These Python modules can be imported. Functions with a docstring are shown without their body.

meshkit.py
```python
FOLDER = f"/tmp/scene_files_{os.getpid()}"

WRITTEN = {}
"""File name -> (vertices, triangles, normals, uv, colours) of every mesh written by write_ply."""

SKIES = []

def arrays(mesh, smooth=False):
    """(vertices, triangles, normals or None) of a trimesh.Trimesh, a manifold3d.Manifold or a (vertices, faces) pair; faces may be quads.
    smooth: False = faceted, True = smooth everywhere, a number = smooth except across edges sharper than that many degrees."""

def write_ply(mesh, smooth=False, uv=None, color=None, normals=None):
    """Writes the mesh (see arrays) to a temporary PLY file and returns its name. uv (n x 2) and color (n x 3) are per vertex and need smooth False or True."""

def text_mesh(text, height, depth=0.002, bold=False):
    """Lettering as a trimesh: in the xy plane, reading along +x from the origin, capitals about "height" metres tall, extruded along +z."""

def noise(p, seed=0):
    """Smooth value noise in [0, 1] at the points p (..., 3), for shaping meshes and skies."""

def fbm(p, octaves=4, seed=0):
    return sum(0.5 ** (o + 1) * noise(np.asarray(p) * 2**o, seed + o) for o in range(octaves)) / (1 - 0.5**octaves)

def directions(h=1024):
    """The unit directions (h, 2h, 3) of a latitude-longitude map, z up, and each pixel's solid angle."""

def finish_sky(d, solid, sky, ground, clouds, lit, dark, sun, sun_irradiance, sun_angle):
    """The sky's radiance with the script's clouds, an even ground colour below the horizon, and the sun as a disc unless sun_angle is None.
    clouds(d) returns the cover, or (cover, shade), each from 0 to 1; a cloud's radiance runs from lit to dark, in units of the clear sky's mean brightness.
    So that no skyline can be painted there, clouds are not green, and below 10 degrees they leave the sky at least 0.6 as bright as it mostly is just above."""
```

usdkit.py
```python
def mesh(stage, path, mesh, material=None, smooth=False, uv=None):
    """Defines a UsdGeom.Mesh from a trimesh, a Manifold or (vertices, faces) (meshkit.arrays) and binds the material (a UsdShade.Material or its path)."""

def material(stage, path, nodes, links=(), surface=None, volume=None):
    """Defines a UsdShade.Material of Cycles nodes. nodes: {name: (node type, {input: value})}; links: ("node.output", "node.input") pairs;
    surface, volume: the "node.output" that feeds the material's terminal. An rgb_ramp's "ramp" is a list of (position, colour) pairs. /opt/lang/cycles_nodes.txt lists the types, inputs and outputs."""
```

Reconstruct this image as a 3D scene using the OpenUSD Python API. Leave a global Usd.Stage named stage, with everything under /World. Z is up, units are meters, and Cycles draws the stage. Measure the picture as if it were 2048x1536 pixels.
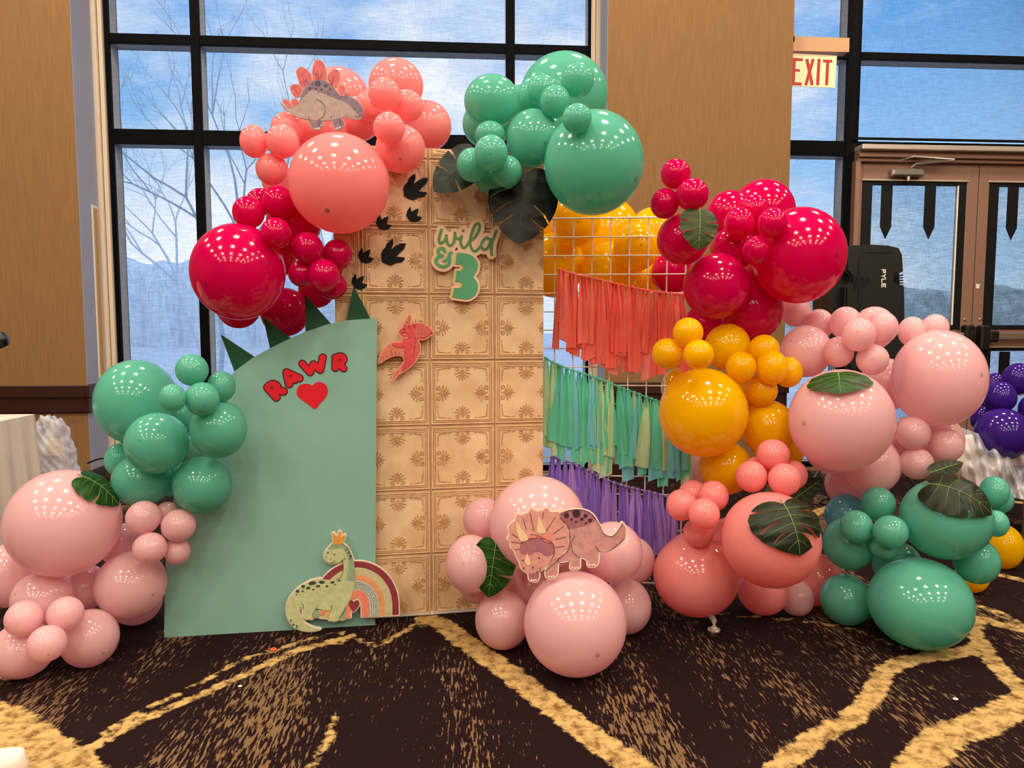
import math, random
import numpy as np, trimesh, usdkit, meshkit
from shapely import affinity
from shapely.geometry import LineString, Point, Polygon, box as rect
from shapely.ops import unary_union
from pxr import Gf, Sdf, Usd, UsdGeom, UsdLux, UsdShade

random.seed(7); rng = np.random.default_rng(7)
stage = Usd.Stage.CreateInMemory()
UsdGeom.SetStageUpAxis(stage, 'Z'); UsdGeom.SetStageMetersPerUnit(stage, 1.0)
UsdGeom.Xform.Define(stage, '/World')

# ------------------------------------------------------------------ camera
FPX, YAW, PITCH = 1450.0, math.radians(4.0), math.radians(4.5)
EYE = np.array([0, 0, 1.15])
CF = np.array([math.sin(YAW)*math.cos(PITCH), math.cos(YAW)*math.cos(PITCH), -math.sin(PITCH)])
CR = np.array([math.cos(YAW), -math.sin(YAW), 0.0]); CU = np.cross(CR, CF)
cam = UsdGeom.Camera.Define(stage, '/World/camera')
cam.CreateHorizontalApertureAttr(36.0); cam.CreateFocalLengthAttr(36.0*FPX/2048)
cam.CreateClippingRangeAttr((0.05, 500.0))
cam.CreateExposureAttr(0.12)
cam.AddTransformOp().Set(Gf.Matrix4d(*CR, 0, *CU, 0, *(-CF), 0, *EYE, 1))

def S(r, g, b):                       # sRGB 0-255 to linear
    c = np.array([r, g, b])/255.0
    return tuple(np.where(c <= .04045, c/12.92, ((c+.055)/1.055)**2.4))

# ------------------------------------------------------------------ sky (clouds over a clear sky) and the room's ceiling lamps
SKY_STRENGTH, LAMP_INTENSITY, LAMP_COLOR = 1.36, 58.0, (1.0, 0.85, 0.66)
sky = usdkit.material(stage, '/World/Looks/sky', {
    'tc': ('texture_coordinate', {}),
    'mp': ('mapping', {'scale': (1.0, 1.0, 2.2)}),
    'n': ('noise_texture', {'scale': 2.6, 'detail': 6.0, 'roughness': 0.55}),
    'rp': ('rgb_ramp', {'ramp': [(0.0, (0, 0, 0)), (0.42, (0, 0, 0)), (0.62, (1, 1, 1)), (1.0, (1, 1, 1))]}),
    'sx': ('separate_xyz', {}),
    'hz': ('map_range', {'from_min': 0.0, 'from_max': 0.42, 'to_min': 0.0, 'to_max': 1.0, 'clamp': True}),
    'clear': ('mix_color', {'a': S(196, 226, 250), 'b': S(84, 160, 232)}),
    'mx': ('mix_color', {'b': S(246, 249, 255)}),
    'bg': ('background_shader', {'strength': SKY_STRENGTH})},
    [('tc.generated', 'mp.vector'), ('mp.vector', 'n.vector'), ('n.fac', 'rp.fac'), ('tc.generated', 'sx.vector'), ('sx.z', 'hz.value'),
     ('hz.result', 'clear.fac'), ('clear.result', 'mx.a'), ('rp.color', 'mx.fac'), ('mx.result', 'bg.color')], surface='bg.background')
dome = UsdLux.DomeLight.Define(stage, '/World/sky_dome'); dome.CreateIntensityAttr(1.0)
UsdShade.MaterialBindingAPI.Apply(dome.GetPrim()).Bind(sky)

# ------------------------------------------------------------------ helpers
counts, at_loc = {}, {}
def numbered(parent, name):
    k = counts.get((parent, name), 0); counts[(parent, name)] = k+1
    return f'{parent}/{name}' if k == 0 else f'{parent}/{name}_{k:03d}'
def tag(prim, label=None, cat=None, group=None, kind=None):
    for k, v in (('label', label), ('category', cat), ('group', group), ('kind', kind)):
        if v: prim.SetCustomDataByKey(k, v)
    return prim
def thing(name, label=None, cat=None, loc=(0, 0, 0), group=None, kind=None):
    p = numbered('/World', name); x = UsdGeom.Xform.Define(stage, p); x.AddTranslateOp().Set(Gf.Vec3d(*map(float, loc)))
    at_loc[p] = np.array(loc, float); tag(x.GetPrim(), label, cat, group, kind)
    return p
def moved(mesh, d):
    if isinstance(mesh, trimesh.Trimesh): return (np.asarray(mesh.vertices)-d, np.asarray(mesh.faces))
    return (np.asarray(mesh[0])-d, np.asarray(mesh[1]))
def part(parent, name, mesh, mat, smooth=False, label=None, kind=None):       # mesh in world coordinates
    p = numbered(parent, name); loc = at_loc[parent]
    usdkit.mesh(stage, p, moved(mesh, loc), mat, smooth); at_loc[p] = loc
    tag(stage.GetPrimAtPath(p), label, kind=kind)
    return p
def solo(name, label, cat, mesh, mat, smooth=False, group=None, kind=None):   # a thing that is one mesh
    v = np.asarray(mesh.vertices if isinstance(mesh, trimesh.Trimesh) else mesh[0]); lo, hi = v.min(0), v.max(0)
    loc = np.array([(lo[0]+hi[0])/2, (lo[1]+hi[1])/2, lo[2]])
    p = numbered('/World', name); m = usdkit.mesh(stage, p, moved(mesh, loc), mat, smooth)
    m.AddTranslateOp().Set(Gf.Vec3d(*map(float, loc))); at_loc[p] = loc
    tag(m.GetPrim(), label, cat, group, kind)
    return p
def cat(*ms): return trimesh.util.concatenate([m if isinstance(m, trimesh.Trimesh) else trimesh.Trimesh(m[0], m[1], process=False) for m in ms])
def bx(x0, x1, y0, y1, z0, z1, ch=0.0):
    if ch <= 0:
        m = trimesh.creation.box([x1-x0, y1-y0, z1-z0]); m.apply_translation([(x0+x1)/2, (y0+y1)/2, (z0+z1)/2]); return m
    pts = []
    for sx in (0, 1):
        for sy in (0, 1):
            for sz in (0, 1):
                c = np.array([(x0, x1)[sx], (y0, y1)[sy], (z0, z1)[sz]]); s = np.array([1-2*sx, 1-2*sy, 1-2*sz])*ch
                pts += [c+s*[0, 1, 1], c+s*[1, 0, 1], c+s*[1, 1, 0]]
    return trimesh.convex.convex_hull(np.array(pts))
def tube(pts, r, sides=8, cap=True):
    p = np.asarray(pts, float); t = np.gradient(p, axis=0); t /= np.linalg.norm(t, axis=1, keepdims=True)+1e-12
    ref = np.array([0, 0, 1.0]) if abs(t[0][2]) < .9 else np.array([1.0, 0, 0])
    a = np.cross(t, ref); bad = np.linalg.norm(a, axis=1) < 1e-6; a[bad] = [1, 0, 0]; a /= np.linalg.norm(a, axis=1, keepdims=True)
    b = np.cross(t, a); ang = np.arange(sides)*2*np.pi/sides; rr = np.broadcast_to(r, (len(p),))[:, None, None]
    v = (p[:, None]+rr*(np.cos(ang)[None, :, None]*a[:, None]+np.sin(ang)[None, :, None]*b[:, None])).reshape(-1, 3)
    f = []
    for i in range(len(p)-1):
        for j in range(sides):
            q = [i*sides+j, i*sides+(j+1) % sides, (i+1)*sides+(j+1) % sides, (i+1)*sides+j]; f += [[q[0], q[2], q[1]], [q[0], q[3], q[2]]]
    if cap:
        n = len(v); v = np.vstack([v, p[:1], p[-1:]])
        for j in range(sides):
            f += [[n, j, (j+1) % sides], [n+1, (len(p)-1)*sides+(j+1) % sides, (len(p)-1)*sides+j]]
    return trimesh.Trimesh(v, np.array(f), process=False)
def spline(pts, n=8, closed=True):
    p = np.asarray(pts, float); N = len(p); out = []
    for i in range(N if closed else N-1):
        if closed: a, b, c, d = p[(i-1) % N], p[i], p[(i+1) % N], p[(i+2) % N]
        else: a, b, c, d = p[max(i-1, 0)], p[i], p[i+1], p[min(i+2, N-1)]
        for k in range(n):
            t = k/n; out.append(.5*((2*b)+(c-a)*t+(2*a-5*b+4*c-d)*t*t+(3*b-a-3*c+d)*t**3))
    if not closed: out.append(p[-1])
    return np.array(out)
def lathe(profile, centre, axis=(0, 0, 1), n=32):                  # profile: (radius, height) pairs
    axis = np.asarray(axis, float); axis /= np.linalg.norm(axis); ref = np.array([1.0, 0, 0]) if abs(axis[0]) < .9 else np.array([0, 1.0, 0])
    a = np.cross(axis, ref); a /= np.linalg.norm(a); b = np.cross(axis, a); ang = np.arange(n)*2*np.pi/n
    v = np.array([np.asarray(centre)+h*axis+r*(math.cos(t)*a+math.sin(t)*b) for r, h in profile for t in ang]); f = []
    for i in range(len(profile)-1):
        for j in range(n):
            q = [i*n+j, i*n+(j+1) % n, (i+1)*n+(j+1) % n, (i+1)*n+j]; f += [[q[0], q[1], q[2]], [q[0], q[2], q[3]]]
    return trimesh.Trimesh(v, np.array(f), process=False)
def pray(px, py): return CF+(px-1024)/FPX*CR-(py-768)/FPX*CU
def at(px, py, d): return EYE+d*pray(px, py)
def on_floor(px, py, z=0.0): r = pray(px, py); return EYE+r*((z-EYE[2])/r[2])
class Plane:                                                       # an upright or tilted board plane in the world, with its own 2D coordinates in metres
    def __init__(self, origin, angle, tilt=0.0):
        t = math.radians(angle); self.o = np.asarray(origin, float)
        self.e1 = np.array([math.cos(t), math.sin(t), 0.0]); n0 = np.array([math.sin(t), -math.cos(t), 0.0]); k = math.radians(tilt)
        self.e2 = np.array([0, 0, 1.0])*math.cos(k)+n0*math.sin(-k); self.n = np.cross(self.e1, self.e2)
    def uv(self, px, py):
        r = pray(px, py); p = EYE+r*(np.dot(self.o-EYE, self.n)/np.dot(r, self.n)); return np.array([(p-self.o)@self.e1, (p-self.o)@self.e2])
    def trace(self, pts, crop=(0, 0, 1.0)):                        # outline measured on a crop (x0, y0, scale) of the photograph
        return np.array([self.uv(crop[0]+x/crop[2], crop[1]+y/crop[2]) for x, y in pts])
    def off(self, d): q = Plane.__new__(Plane); q.o = self.o+self.n*d; q.e1, q.e2, q.n = self.e1, self.e2, self.n; return q
    def world(self, uvw): uvw = np.asarray(uvw, float); return self.o+uvw[:, :1]*self.e1+uvw[:, 1:2]*self.e2+uvw[:, 2:3]*self.n
    def slab(self, shape, w0, w1):
        ms = []
        for g in getattr(shape, 'geoms', [shape]):
            if g.geom_type != 'Polygon' or g.area < 1e-8: continue
            m = trimesh.creation.extrude_polygon(g, w1-w0, engine='earcut'); v = np.array(m.vertices); v[:, 2] += w0
            ms.append(trimesh.Trimesh(self.world(v), m.faces, process=False))
        return cat(*ms)
    def smooth(self, pts, crop=(0, 0, 1.0), n=6): return Polygon(spline(self.trace(pts, crop), n)).buffer(0)
    def poly(self, pts, crop=(0, 0, 1.0)): return Polygon(self.trace(pts, crop)).buffer(0)
    def stroke(self, pts, width_px, crop=(0, 0, 1.0), smooth=True):
        t = self.trace(pts, crop); t = spline(t, 6, False) if smooth and len(t) > 2 else t
        a, b = self.uv(crop[0]+pts[0][0]/crop[2], crop[1]+pts[0][1]/crop[2]), self.uv(crop[0]+pts[0][0]/crop[2]+10, crop[1]+pts[0][1]/crop[2])
        return LineString(t).buffer(width_px/2*np.linalg.norm(b-a)/10, quad_segs=5)

# ------------------------------------------------------------------ materials
def mat(name, color, rough=0.5, spec=0.5, metal=0.0, noise=None, bump=None, translucent=0.0, emit=None, coat=0.0):
    """noise: (scale xyz, darker colour, contrast); bump: (scale xyz, strength, distance)."""
    n = {'p': ('principled_bsdf', {'base_color': color, 'roughness': rough, 'specular_ior_level': spec, 'metallic': metal, 'coat_weight': coat})}
    l, surf = [], 'p.BSDF'
    if emit: n['p'][1].update(emission_color=emit[0], emission_strength=emit[1])
    if noise or bump: n['g'] = ('geometry', {})
    if noise:
        n['m'] = ('mapping', {'scale': noise[0]}); n['t'] = ('noise_texture', {'scale': 1.0, 'detail': 3.0})
        n['r'] = ('map_range', {'from_min': 0.5-noise[2], 'from_max': 0.5+noise[2], 'clamp': True}); n['x'] = ('mix_color', {'a': noise[1], 'b': color})
        l += [('g.position', 'm.vector'), ('m.vector', 't.vector'), ('t.fac', 'r.value'), ('r.result', 'x.fac'), ('x.result', 'p.base_color')]
    if bump:
        n['bm'] = ('mapping', {'scale': bump[0]}); n['bt'] = ('noise_texture', {'scale': 1.0, 'detail': 3.0}); n['b'] = ('bump', {'strength': bump[1], 'distance': bump[2]})
        l += [('g.position', 'bm.vector'), ('bm.vector', 'bt.vector'), ('bt.fac', 'b.height'), ('b.normal', 'p.normal')]
    if translucent:
        n['tr'] = ('translucent_bsdf', {'color': color}); n['mc'] = ('mix_closure', {'fac': translucent}); l += [('p.BSDF', 'mc.closure1'), ('tr.BSDF', 'mc.closure2')]; surf = 'mc.closure'
        if noise: l.append(('x.result', 'tr.color'))
    return usdkit.material(stage, f'/World/Looks/{name}', n, l, surface=surf)
M = {}
BALLOON = {'pink': S(255, 166, 170), 'fuchsia': S(226, 0, 98), 'teal': S(112, 206, 184), 'yellow': S(255, 206, 0), 'blush': S(250, 206, 212), 'coral': S(255, 166, 166), 'purple': S(70, 34, 150), 'skyblue': S(120, 205, 225)}
for k, c in BALLOON.items():
    M['balloon_'+k] = mat('balloon_'+k, c, 0.11, 0.6, translucent=0.42)
    M['tip_'+k] = mat('tip_'+k, tuple(np.array(c)**1.25*.55), 0.25)
M['black'] = mat('black_metal', S(24, 25, 30), 0.45)
M['bar'] = mat('dark_bronze_bar', S(4, 5, 8), 0.6, 0.12)
M['bar_outer'] = mat('grey_aluminium_bar', S(205, 208, 214), 0.5)
M['cream'] = mat('cream_paint', S(222, 206, 186), 0.5)
M['white'] = mat('white_paint', S(236, 234, 230), 0.45)
M['wall'] = mat('wall_covering', S(146, 112, 74), 0.8, 0.25, noise=((260, 260, 5), S(128, 94, 58), .22), bump=((300, 300, 8), .25, .004))
M['wood'] = mat('dark_wood', S(58, 26, 20), 0.4, noise=((4, 4, 60), S(40, 17, 14), .3))
M['ceiling'] = mat('ceiling_paint', S(226, 214, 198), 0.9)
M['door'] = mat('bronze_door', S(146, 112, 98), 0.42, 0.5, metal=0.15)
M['steel'] = mat('brushed_steel', S(176, 170, 162), 0.32, metal=0.85)
M['chrome'] = mat('bright_strip', S(225, 215, 205), 0.3, metal=0.6)
M['gasket'] = mat('black_gasket', S(9, 10, 13), 0.6, .25)
M['reveal'] = mat('grey_lavender_plaster', S(160, 166, 192), .7)
M['teal_panel'] = mat('teal_painted_board', S(138, 188, 178), 0.42, 0.4, bump=((14, 14, 14), .04, .01))
M['spike'] = mat('green_board', S(6, 76, 46), 0.5)
M['tin'] = mat('tin_tile_cream', S(240, 210, 172), 0.55, noise=((9, 9, 9), S(222, 186, 144), .16), bump=((120, 120, 120), .12, .003))
M['moulding'] = mat('tin_tile_moulding', S(242, 212, 172), 0.5, noise=((24, 24, 24), S(222, 184, 138), .2))
M['ornament'] = mat('tin_tile_ornament', S(212, 170, 122), 0.55, noise=((40, 40, 40), S(172, 128, 84), .25))
M['joint'] = mat('tin_tile_joint', S(200, 160, 116), 0.7)
M['wire'] = mat('white_wire', S(228, 222, 212), 0.35)
M['plate'] = mat('outlet_ivory', S(216, 184, 120), 0.4)
M['plastic_black'] = mat('black_plastic', S(10, 11, 13), 0.42, bump=((400, 400, 400), .15, .002))
M['lamp'] = mat('lamp_diffuser', S(255, 240, 214), .5, emit=(LAMP_COLOR, LAMP_INTENSITY))
M['letter_white'] = mat('white_print', S(235, 235, 235), 0.4)
M['linen'] = mat('white_linen', S(206, 196, 186), 0.85, bump=((500, 500, 500), .2, .002))
def paint(name, c, r=0.5, **k):
    M[name] = mat('paint_'+name, S(*c), r, **k); return M[name]
def watercolour(name, c, dark, scale=55): M[name] = mat('print_'+name, S(*c), .5, noise=((scale,)*3, S(*dark), .2)); return M[name]
# leaves, tissue strips, clear plastic, glass, shade cloth and the carpet
def leafmat(name, c, d):
    M[name] = mat(name, S(*c), .42, .3, noise=((30, 30, 30), S(*d), .25), translucent=.06)
leafmat('leaf_dark', (8, 36, 22), (5, 24, 16)); leafmat('leaf_black', (5, 9, 12), (3, 6, 8)); leafmat('leaf_green', (38, 84, 22), (14, 48, 14)); leafmat('leaf_olive', (62, 78, 32), (40, 54, 20)); leafmat('leaf_deep', (32, 42, 18), (14, 24, 12))
M['vein'] = mat('leaf_vein', S(120, 150, 70), .45); M['vein_dark'] = mat('leaf_vein_dark', S(66, 84, 58), .45)
for k, c in dict(salmon=(255, 128, 112), salmon_light=(255, 150, 134), mint=(120, 226, 196), mint_green=(216, 242, 196), aqua=(136, 222, 232), lilac=(196, 160, 236), lilac_dark=(160, 126, 220)).items():
    M[k] = mat('tissue_'+k, S(*c), .5, .35, translucent=.42)
M['glass'] = usdkit.material(stage, '/World/Looks/window_glass', {'t': ('transparent_bsdf', {'color': (.96, .98, 1.0)}), 'g': ('glossy_bsdf', {'roughness': .02, 'color': (.015, .015, .015)}), 'f': ('fresnel', {'IOR': 1.45}), 'm': ('mix_closure', {})},
    [('f.fac', 'm.fac'), ('t.BSDF', 'm.closure1'), ('g.BSDF', 'm.closure2')], surface='m.closure')
def shade_cloth(name, open_lo, open_hi, tint):
    return usdkit.material(stage, f'/World/Looks/{name}', {
        'g': ('geometry', {}), 'm1': ('mapping', {'scale': (14, 14, 150)}), 'n1': ('noise_texture', {'scale': 1.0, 'detail': 2.0}),
        'm2': ('mapping', {'scale': (140, 140, 18)}), 'n2': ('noise_texture', {'scale': 1.0, 'detail': 2.0}), 'a': ('math', {'math_type': 'multiply_add', 'value2': .6}), 'b': ('math', {'math_type': 'multiply', 'value2': .4}),
        'r': ('map_range', {'from_min': .3, 'from_max': .7, 'to_min': open_lo, 'to_max': open_hi, 'clamp': True}),
        't': ('transparent_bsdf', {'color': tint}), 'd': ('diffuse_bsdf', {'color': S(10, 12, 18)}), 'x': ('mix_closure', {})},
        [('g.position', 'm1.vector'), ('g.position', 'm2.vector'), ('m1.vector', 'n1.vector'), ('m2.vector', 'n2.vector'), ('n2.fac', 'b.value1'), ('n1.fac', 'a.value1'), ('b.value', 'a.value3'),
         ('a.value', 'r.value'), ('r.result', 'x.fac'), ('d.BSDF', 'x.closure1'), ('t.BSDF', 'x.closure2')], surface='x.closure')
M['shade'] = shade_cloth('shade_cloth', .60, .86, (1, 1, 1))
M['film'] = usdkit.material(stage, '/World/Looks/clear_plastic_sheet', {'t': ('transparent_bsdf', {'color': (.97, .97, 1)}), 'p': ('principled_bsdf', {'base_color': S(226, 228, 240), 'roughness': .22}), 'g': ('geometry', {}), 'mp': ('mapping', {'scale': (26, 26, 8)}), 'n': ('noise_texture', {'scale': 1.0, 'detail': 4.0}),
    'r': ('map_range', {'from_min': .3, 'from_max': .75, 'to_min': .22, 'to_max': .75, 'clamp': True}), 'm': ('mix_closure', {})},
    [('g.position', 'mp.vector'), ('mp.vector', 'n.vector'), ('n.fac', 'r.value'), ('r.result', 'm.fac'), ('t.BSDF', 'm.closure1'), ('p.BSDF', 'm.closure2')], surface='m.closure')
M['carpet'] = usdkit.material(stage, '/World/Looks/carpet', {
    'g': ('geometry', {}), 'at': ('attribute', {'attribute': 'vein'}),
    'mf': ('mapping', {'scale': (125, 18, 1)}), 'nf': ('noise_texture', {'scale': 1.0, 'detail': 2.5, 'roughness': .6}),
    'mb': ('mapping', {'scale': (4.0, .8, 1)}), 'nb': ('noise_texture', {'scale': 1.0, 'detail': 3.0}),
    'cv': ('map_range', {'from_min': .34, 'from_max': .66, 'to_min': -.13, 'to_max': .125, 'clamp': True}), 'ad': ('math', {'math_type': 'add'}),
    'fl': ('map_range', {'from_min': .60, 'from_max': .625, 'clamp': True}),
    'ms': ('mapping', {'scale': (220, 220, 220)}), 'ns': ('noise_texture', {'scale': 1.0, 'detail': 2.0}),
    'mv': ('mapping', {'scale': (26, 26, 26)}), 'nv': ('noise_texture', {'scale': 1.0, 'detail': 5.0, 'roughness': .7}),
    'v1': ('math', {'math_type': 'multiply_add', 'value2': .9, 'value3': -.45}), 'v2': ('math', {'math_type': 'add'}), 'vm': ('map_range', {'from_min': -.06, 'from_max': .1, 'clamp': True}),
    'dark': ('mix_color', {'a': S(20, 9, 12), 'b': S(38, 18, 21)}), 'gold': ('mix_color', {'a': S(118, 86, 48), 'b': S(196, 164, 106)}), 'tan': ('mix_color', {'a': S(92, 70, 50), 'b': S(140, 110, 78)}),
    'gm': ('map_range', {'from_min': .36, 'from_max': .56, 'clamp': True}), 'x1': ('mix_color', {}), 'x2': ('mix_color', {}), 'bp': ('bump', {'strength': .5, 'distance': .006}), 'p': ('principled_bsdf', {'roughness': .95, 'specular_ior_level': .1, 'sheen_weight': .0})},
    [('g.position', 'mf.vector'), ('mf.vector', 'nf.vector'), ('g.position', 'mb.vector'), ('mb.vector', 'nb.vector'), ('nb.fac', 'cv.value'), ('nf.fac', 'ad.value1'), ('cv.result', 'ad.value2'), ('ad.value', 'fl.value'),
     ('g.position', 'ms.vector'), ('ms.vector', 'ns.vector'), ('ns.fac', 'dark.fac'), ('nv.fac', 'gm.value'), ('gm.result', 'gold.fac'), ('ns.fac', 'tan.fac'), ('g.position', 'mv.vector'), ('mv.vector', 'nv.vector'), ('nv.fac', 'v1.value1'), ('v1.value', 'v2.value1'), ('at.fac', 'v2.value2'), ('v2.value', 'vm.value'),
     ('dark.result', 'x1.a'), ('tan.result', 'x1.b'), ('fl.result', 'x1.fac'), ('x1.result', 'x2.a'), ('gold.result', 'x2.b'), ('vm.result', 'x2.fac'), ('x2.result', 'p.base_color'), ('ns.fac', 'bp.height'), ('bp.normal', 'p.normal')], surface='p.BSDF')
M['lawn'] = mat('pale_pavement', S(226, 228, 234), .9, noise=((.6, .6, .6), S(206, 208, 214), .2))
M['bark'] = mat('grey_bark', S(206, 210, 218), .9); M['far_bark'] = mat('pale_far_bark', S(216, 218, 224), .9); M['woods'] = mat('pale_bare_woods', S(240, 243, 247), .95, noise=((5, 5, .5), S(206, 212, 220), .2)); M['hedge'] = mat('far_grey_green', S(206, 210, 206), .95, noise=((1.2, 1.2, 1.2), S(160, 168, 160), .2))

# ------------------------------------------------------------------ floor: carpet with veins of gold at their places
VEINS = [([(852, 1236), (885, 1250), (940, 1290), (1024, 1350), (1100, 1410), (1180, 1470), (1270, 1532), (1380, 1610)], .075),
         ([(850, 1240), (800, 1268), (750, 1290), (706, 1276), (680, 1284)], .022), ([(700, 1272), (640, 1290), (590, 1302), (540, 1326), (480, 1354), (400, 1390), (300, 1432), (240, 1462), (172, 1503)], .030),
         ([(690, 1262), (640, 1272), (600, 1284), (545, 1302), (480, 1322), (400, 1366), (330, 1398), (250, 1440), (200, 1470)], .016),
         ([(-60, 1405), (20, 1424), (70, 1452), (110, 1486), (150, 1515), (210, 1560)], .05), ([(-80, 1450), (20, 1476), (70, 1510), (150, 1570)], .11), ([(-40, 1340), (12, 1352), (40, 1350)], .04),
         ([(678, 1424), (668, 1450), (650, 1490), (628, 1525), (610, 1560)], .018),
         ([(1530, 1570), (1575, 1520), (1640, 1470), (1700, 1438), (1742, 1392), (1772, 1342), (1820, 1320), (1880, 1312), (1940, 1300), (1965, 1288)], .052),
         ([(1962, 1290), (1992, 1330), (2030, 1368), (2080, 1400)], .05), ([(1965, 1290), (1948, 1258), (1962, 1236), (2000, 1250), (2060, 1262)], .045), ([(1940, 1210), (1990, 1222), (2060, 1258)], .03), ([(1985, 1146), (2060, 1164)], .045),
         ([(1790, 1600), (1840, 1530), (1872, 1490), (1905, 1466), (1960, 1448), (2010, 1422), (2080, 1390)], .085),
         ([(1440, 1228), (1560, 1238), (1650, 1248), (1714, 1260), (1790, 1290), (1860, 1302), (1950, 1300)], .018), ([(985, 1010), (1060, 1040), (1130, 1052)], .06), ([(1700, 1010), (1640, 1020), (1600, 1060)], .05), ([(2010, 1000), (2080, 1012)], .05)]
def vein_field(xy):
    best = np.full(len(xy), -9.0)
    for pts, w in VEINS:
        p = np.array([on_floor(*q)[:2] for q in spline(pts, 5, False)])
        for a, b in zip(p[:-1], p[1:]):
            ab = b-a; t = np.clip(((xy-a)@ab)/(ab@ab+1e-12), 0, 1); dd = np.linalg.norm(xy-a-t[:, None]*ab, axis=1)
            best = np.maximum(best, (w*.62-dd)/.07)
    return np.maximum(best, -3)
def grid_plane(xs, ys, z):
    X, Y = np.meshgrid(xs, ys); v = np.stack([X.ravel(), Y.ravel(), np.full(X.size, z)], 1); n = len(xs)
    i, j = np.meshgrid(np.arange(len(ys)-1), np.arange(n-1), indexing='ij'); q = np.stack([i*n+j, i*n+j+1, (i+1)*n+j+1, (i+1)*n+j], -1).reshape(-1, 4)
    return v, np.vstack([q[:, [0, 1, 2]], q[:, [0, 2, 3]]])
v, fc = grid_plane(np.r_[-7.3, -5, np.arange(-3.6, 4.6, .035), 6, 8.3], np.r_[-8.3, -4, 0, np.arange(1.3, 5.6, .035), 5.9], 0.0)
fl = usdkit.mesh(stage, '/World/floor', (v, fc), M['carpet']); tag(fl.GetPrim(), kind='structure')
UsdGeom.PrimvarsAPI(fl).CreatePrimvar('vein', Sdf.ValueTypeNames.FloatArray, 'vertex').Set([float(q) for q in vein_field(v[:, :2])])

# ------------------------------------------------------------------ room shell
def struct(name, mesh, m, smooth=False):
    usdkit.mesh(stage, f'/World/{name}', moved(mesh, np.zeros(3)), m, smooth); at_loc[f'/World/{name}'] = np.zeros(3); return tag(stage.GetPrimAtPath(f'/World/{name}'), kind='structure')
H = 4.8
XL, PL, PR, PX = -2.63, 1.055, 2.415, 5.35                          # window recess, middle pier, right pier
struct('wall_back', cat(bx(-7.3, XL, 5.28, 5.95, 0, H), bx(PL, PR, 5.28, 5.95, 0, H), bx(PX, 8.3, 5.28, 5.95, 0, H), bx(XL, PL, 5.45, 5.95, 4.25, H), bx(PR, PX, 5.45, 5.95, 4.25, H), bx(XL, PL, 5.58, 5.95, 0, .02), bx(PR, 3.06, 5.58, 5.95, 0, .02)), M['wall'])
struct('wall_left', bx(-7.3, -7, -8, 5.28, 0, H), M['wall']); struct('wall_right', bx(8, 8.3, -8, 5.28, 0, H), M['wall']); struct('wall_front', bx(-7.3, 8.3, -8.3, -8, 0, H), M['wall'])
struct('ceiling', bx(-7.3, 8.3, -8.3, 5.95, H, H+.2), M['ceiling'])
def rail(x0, x1, ret_l, ret_r, y=5.28):                              # two-stage dark chair rail that turns into the window recess
    p = []
    for z0, z1, d in ((.655, .742, .032), (.55, .655, .022)):
        p.append(bx(x0, x1, y-d, y, z0, z1, .004))
        if ret_l: p.append(bx(x0-d, x0, y-d, 5.56, z0, z1, .004))
        if ret_r: p.append(bx(x1, x1+d, y-d, 5.56, z0, z1, .004))
    return cat(*p)
struct('trim_1', rail(-7, XL, False, True), M['wood']); struct('trim_2', rail(PL, PR, True, True), M['wood'])
struct('baseboard_back', cat(bx(-7, XL, 5.262, 5.28, 0, .135, .003), bx(PL-.018, PR+.018, 5.262, 5.28, 0, .135, .003), bx(XL, XL+.018, 5.262, 5.58, 0, .135, .003), bx(PL-.018, PL, 5.28, 5.58, 0, .135, .003)), M['wood'])
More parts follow.
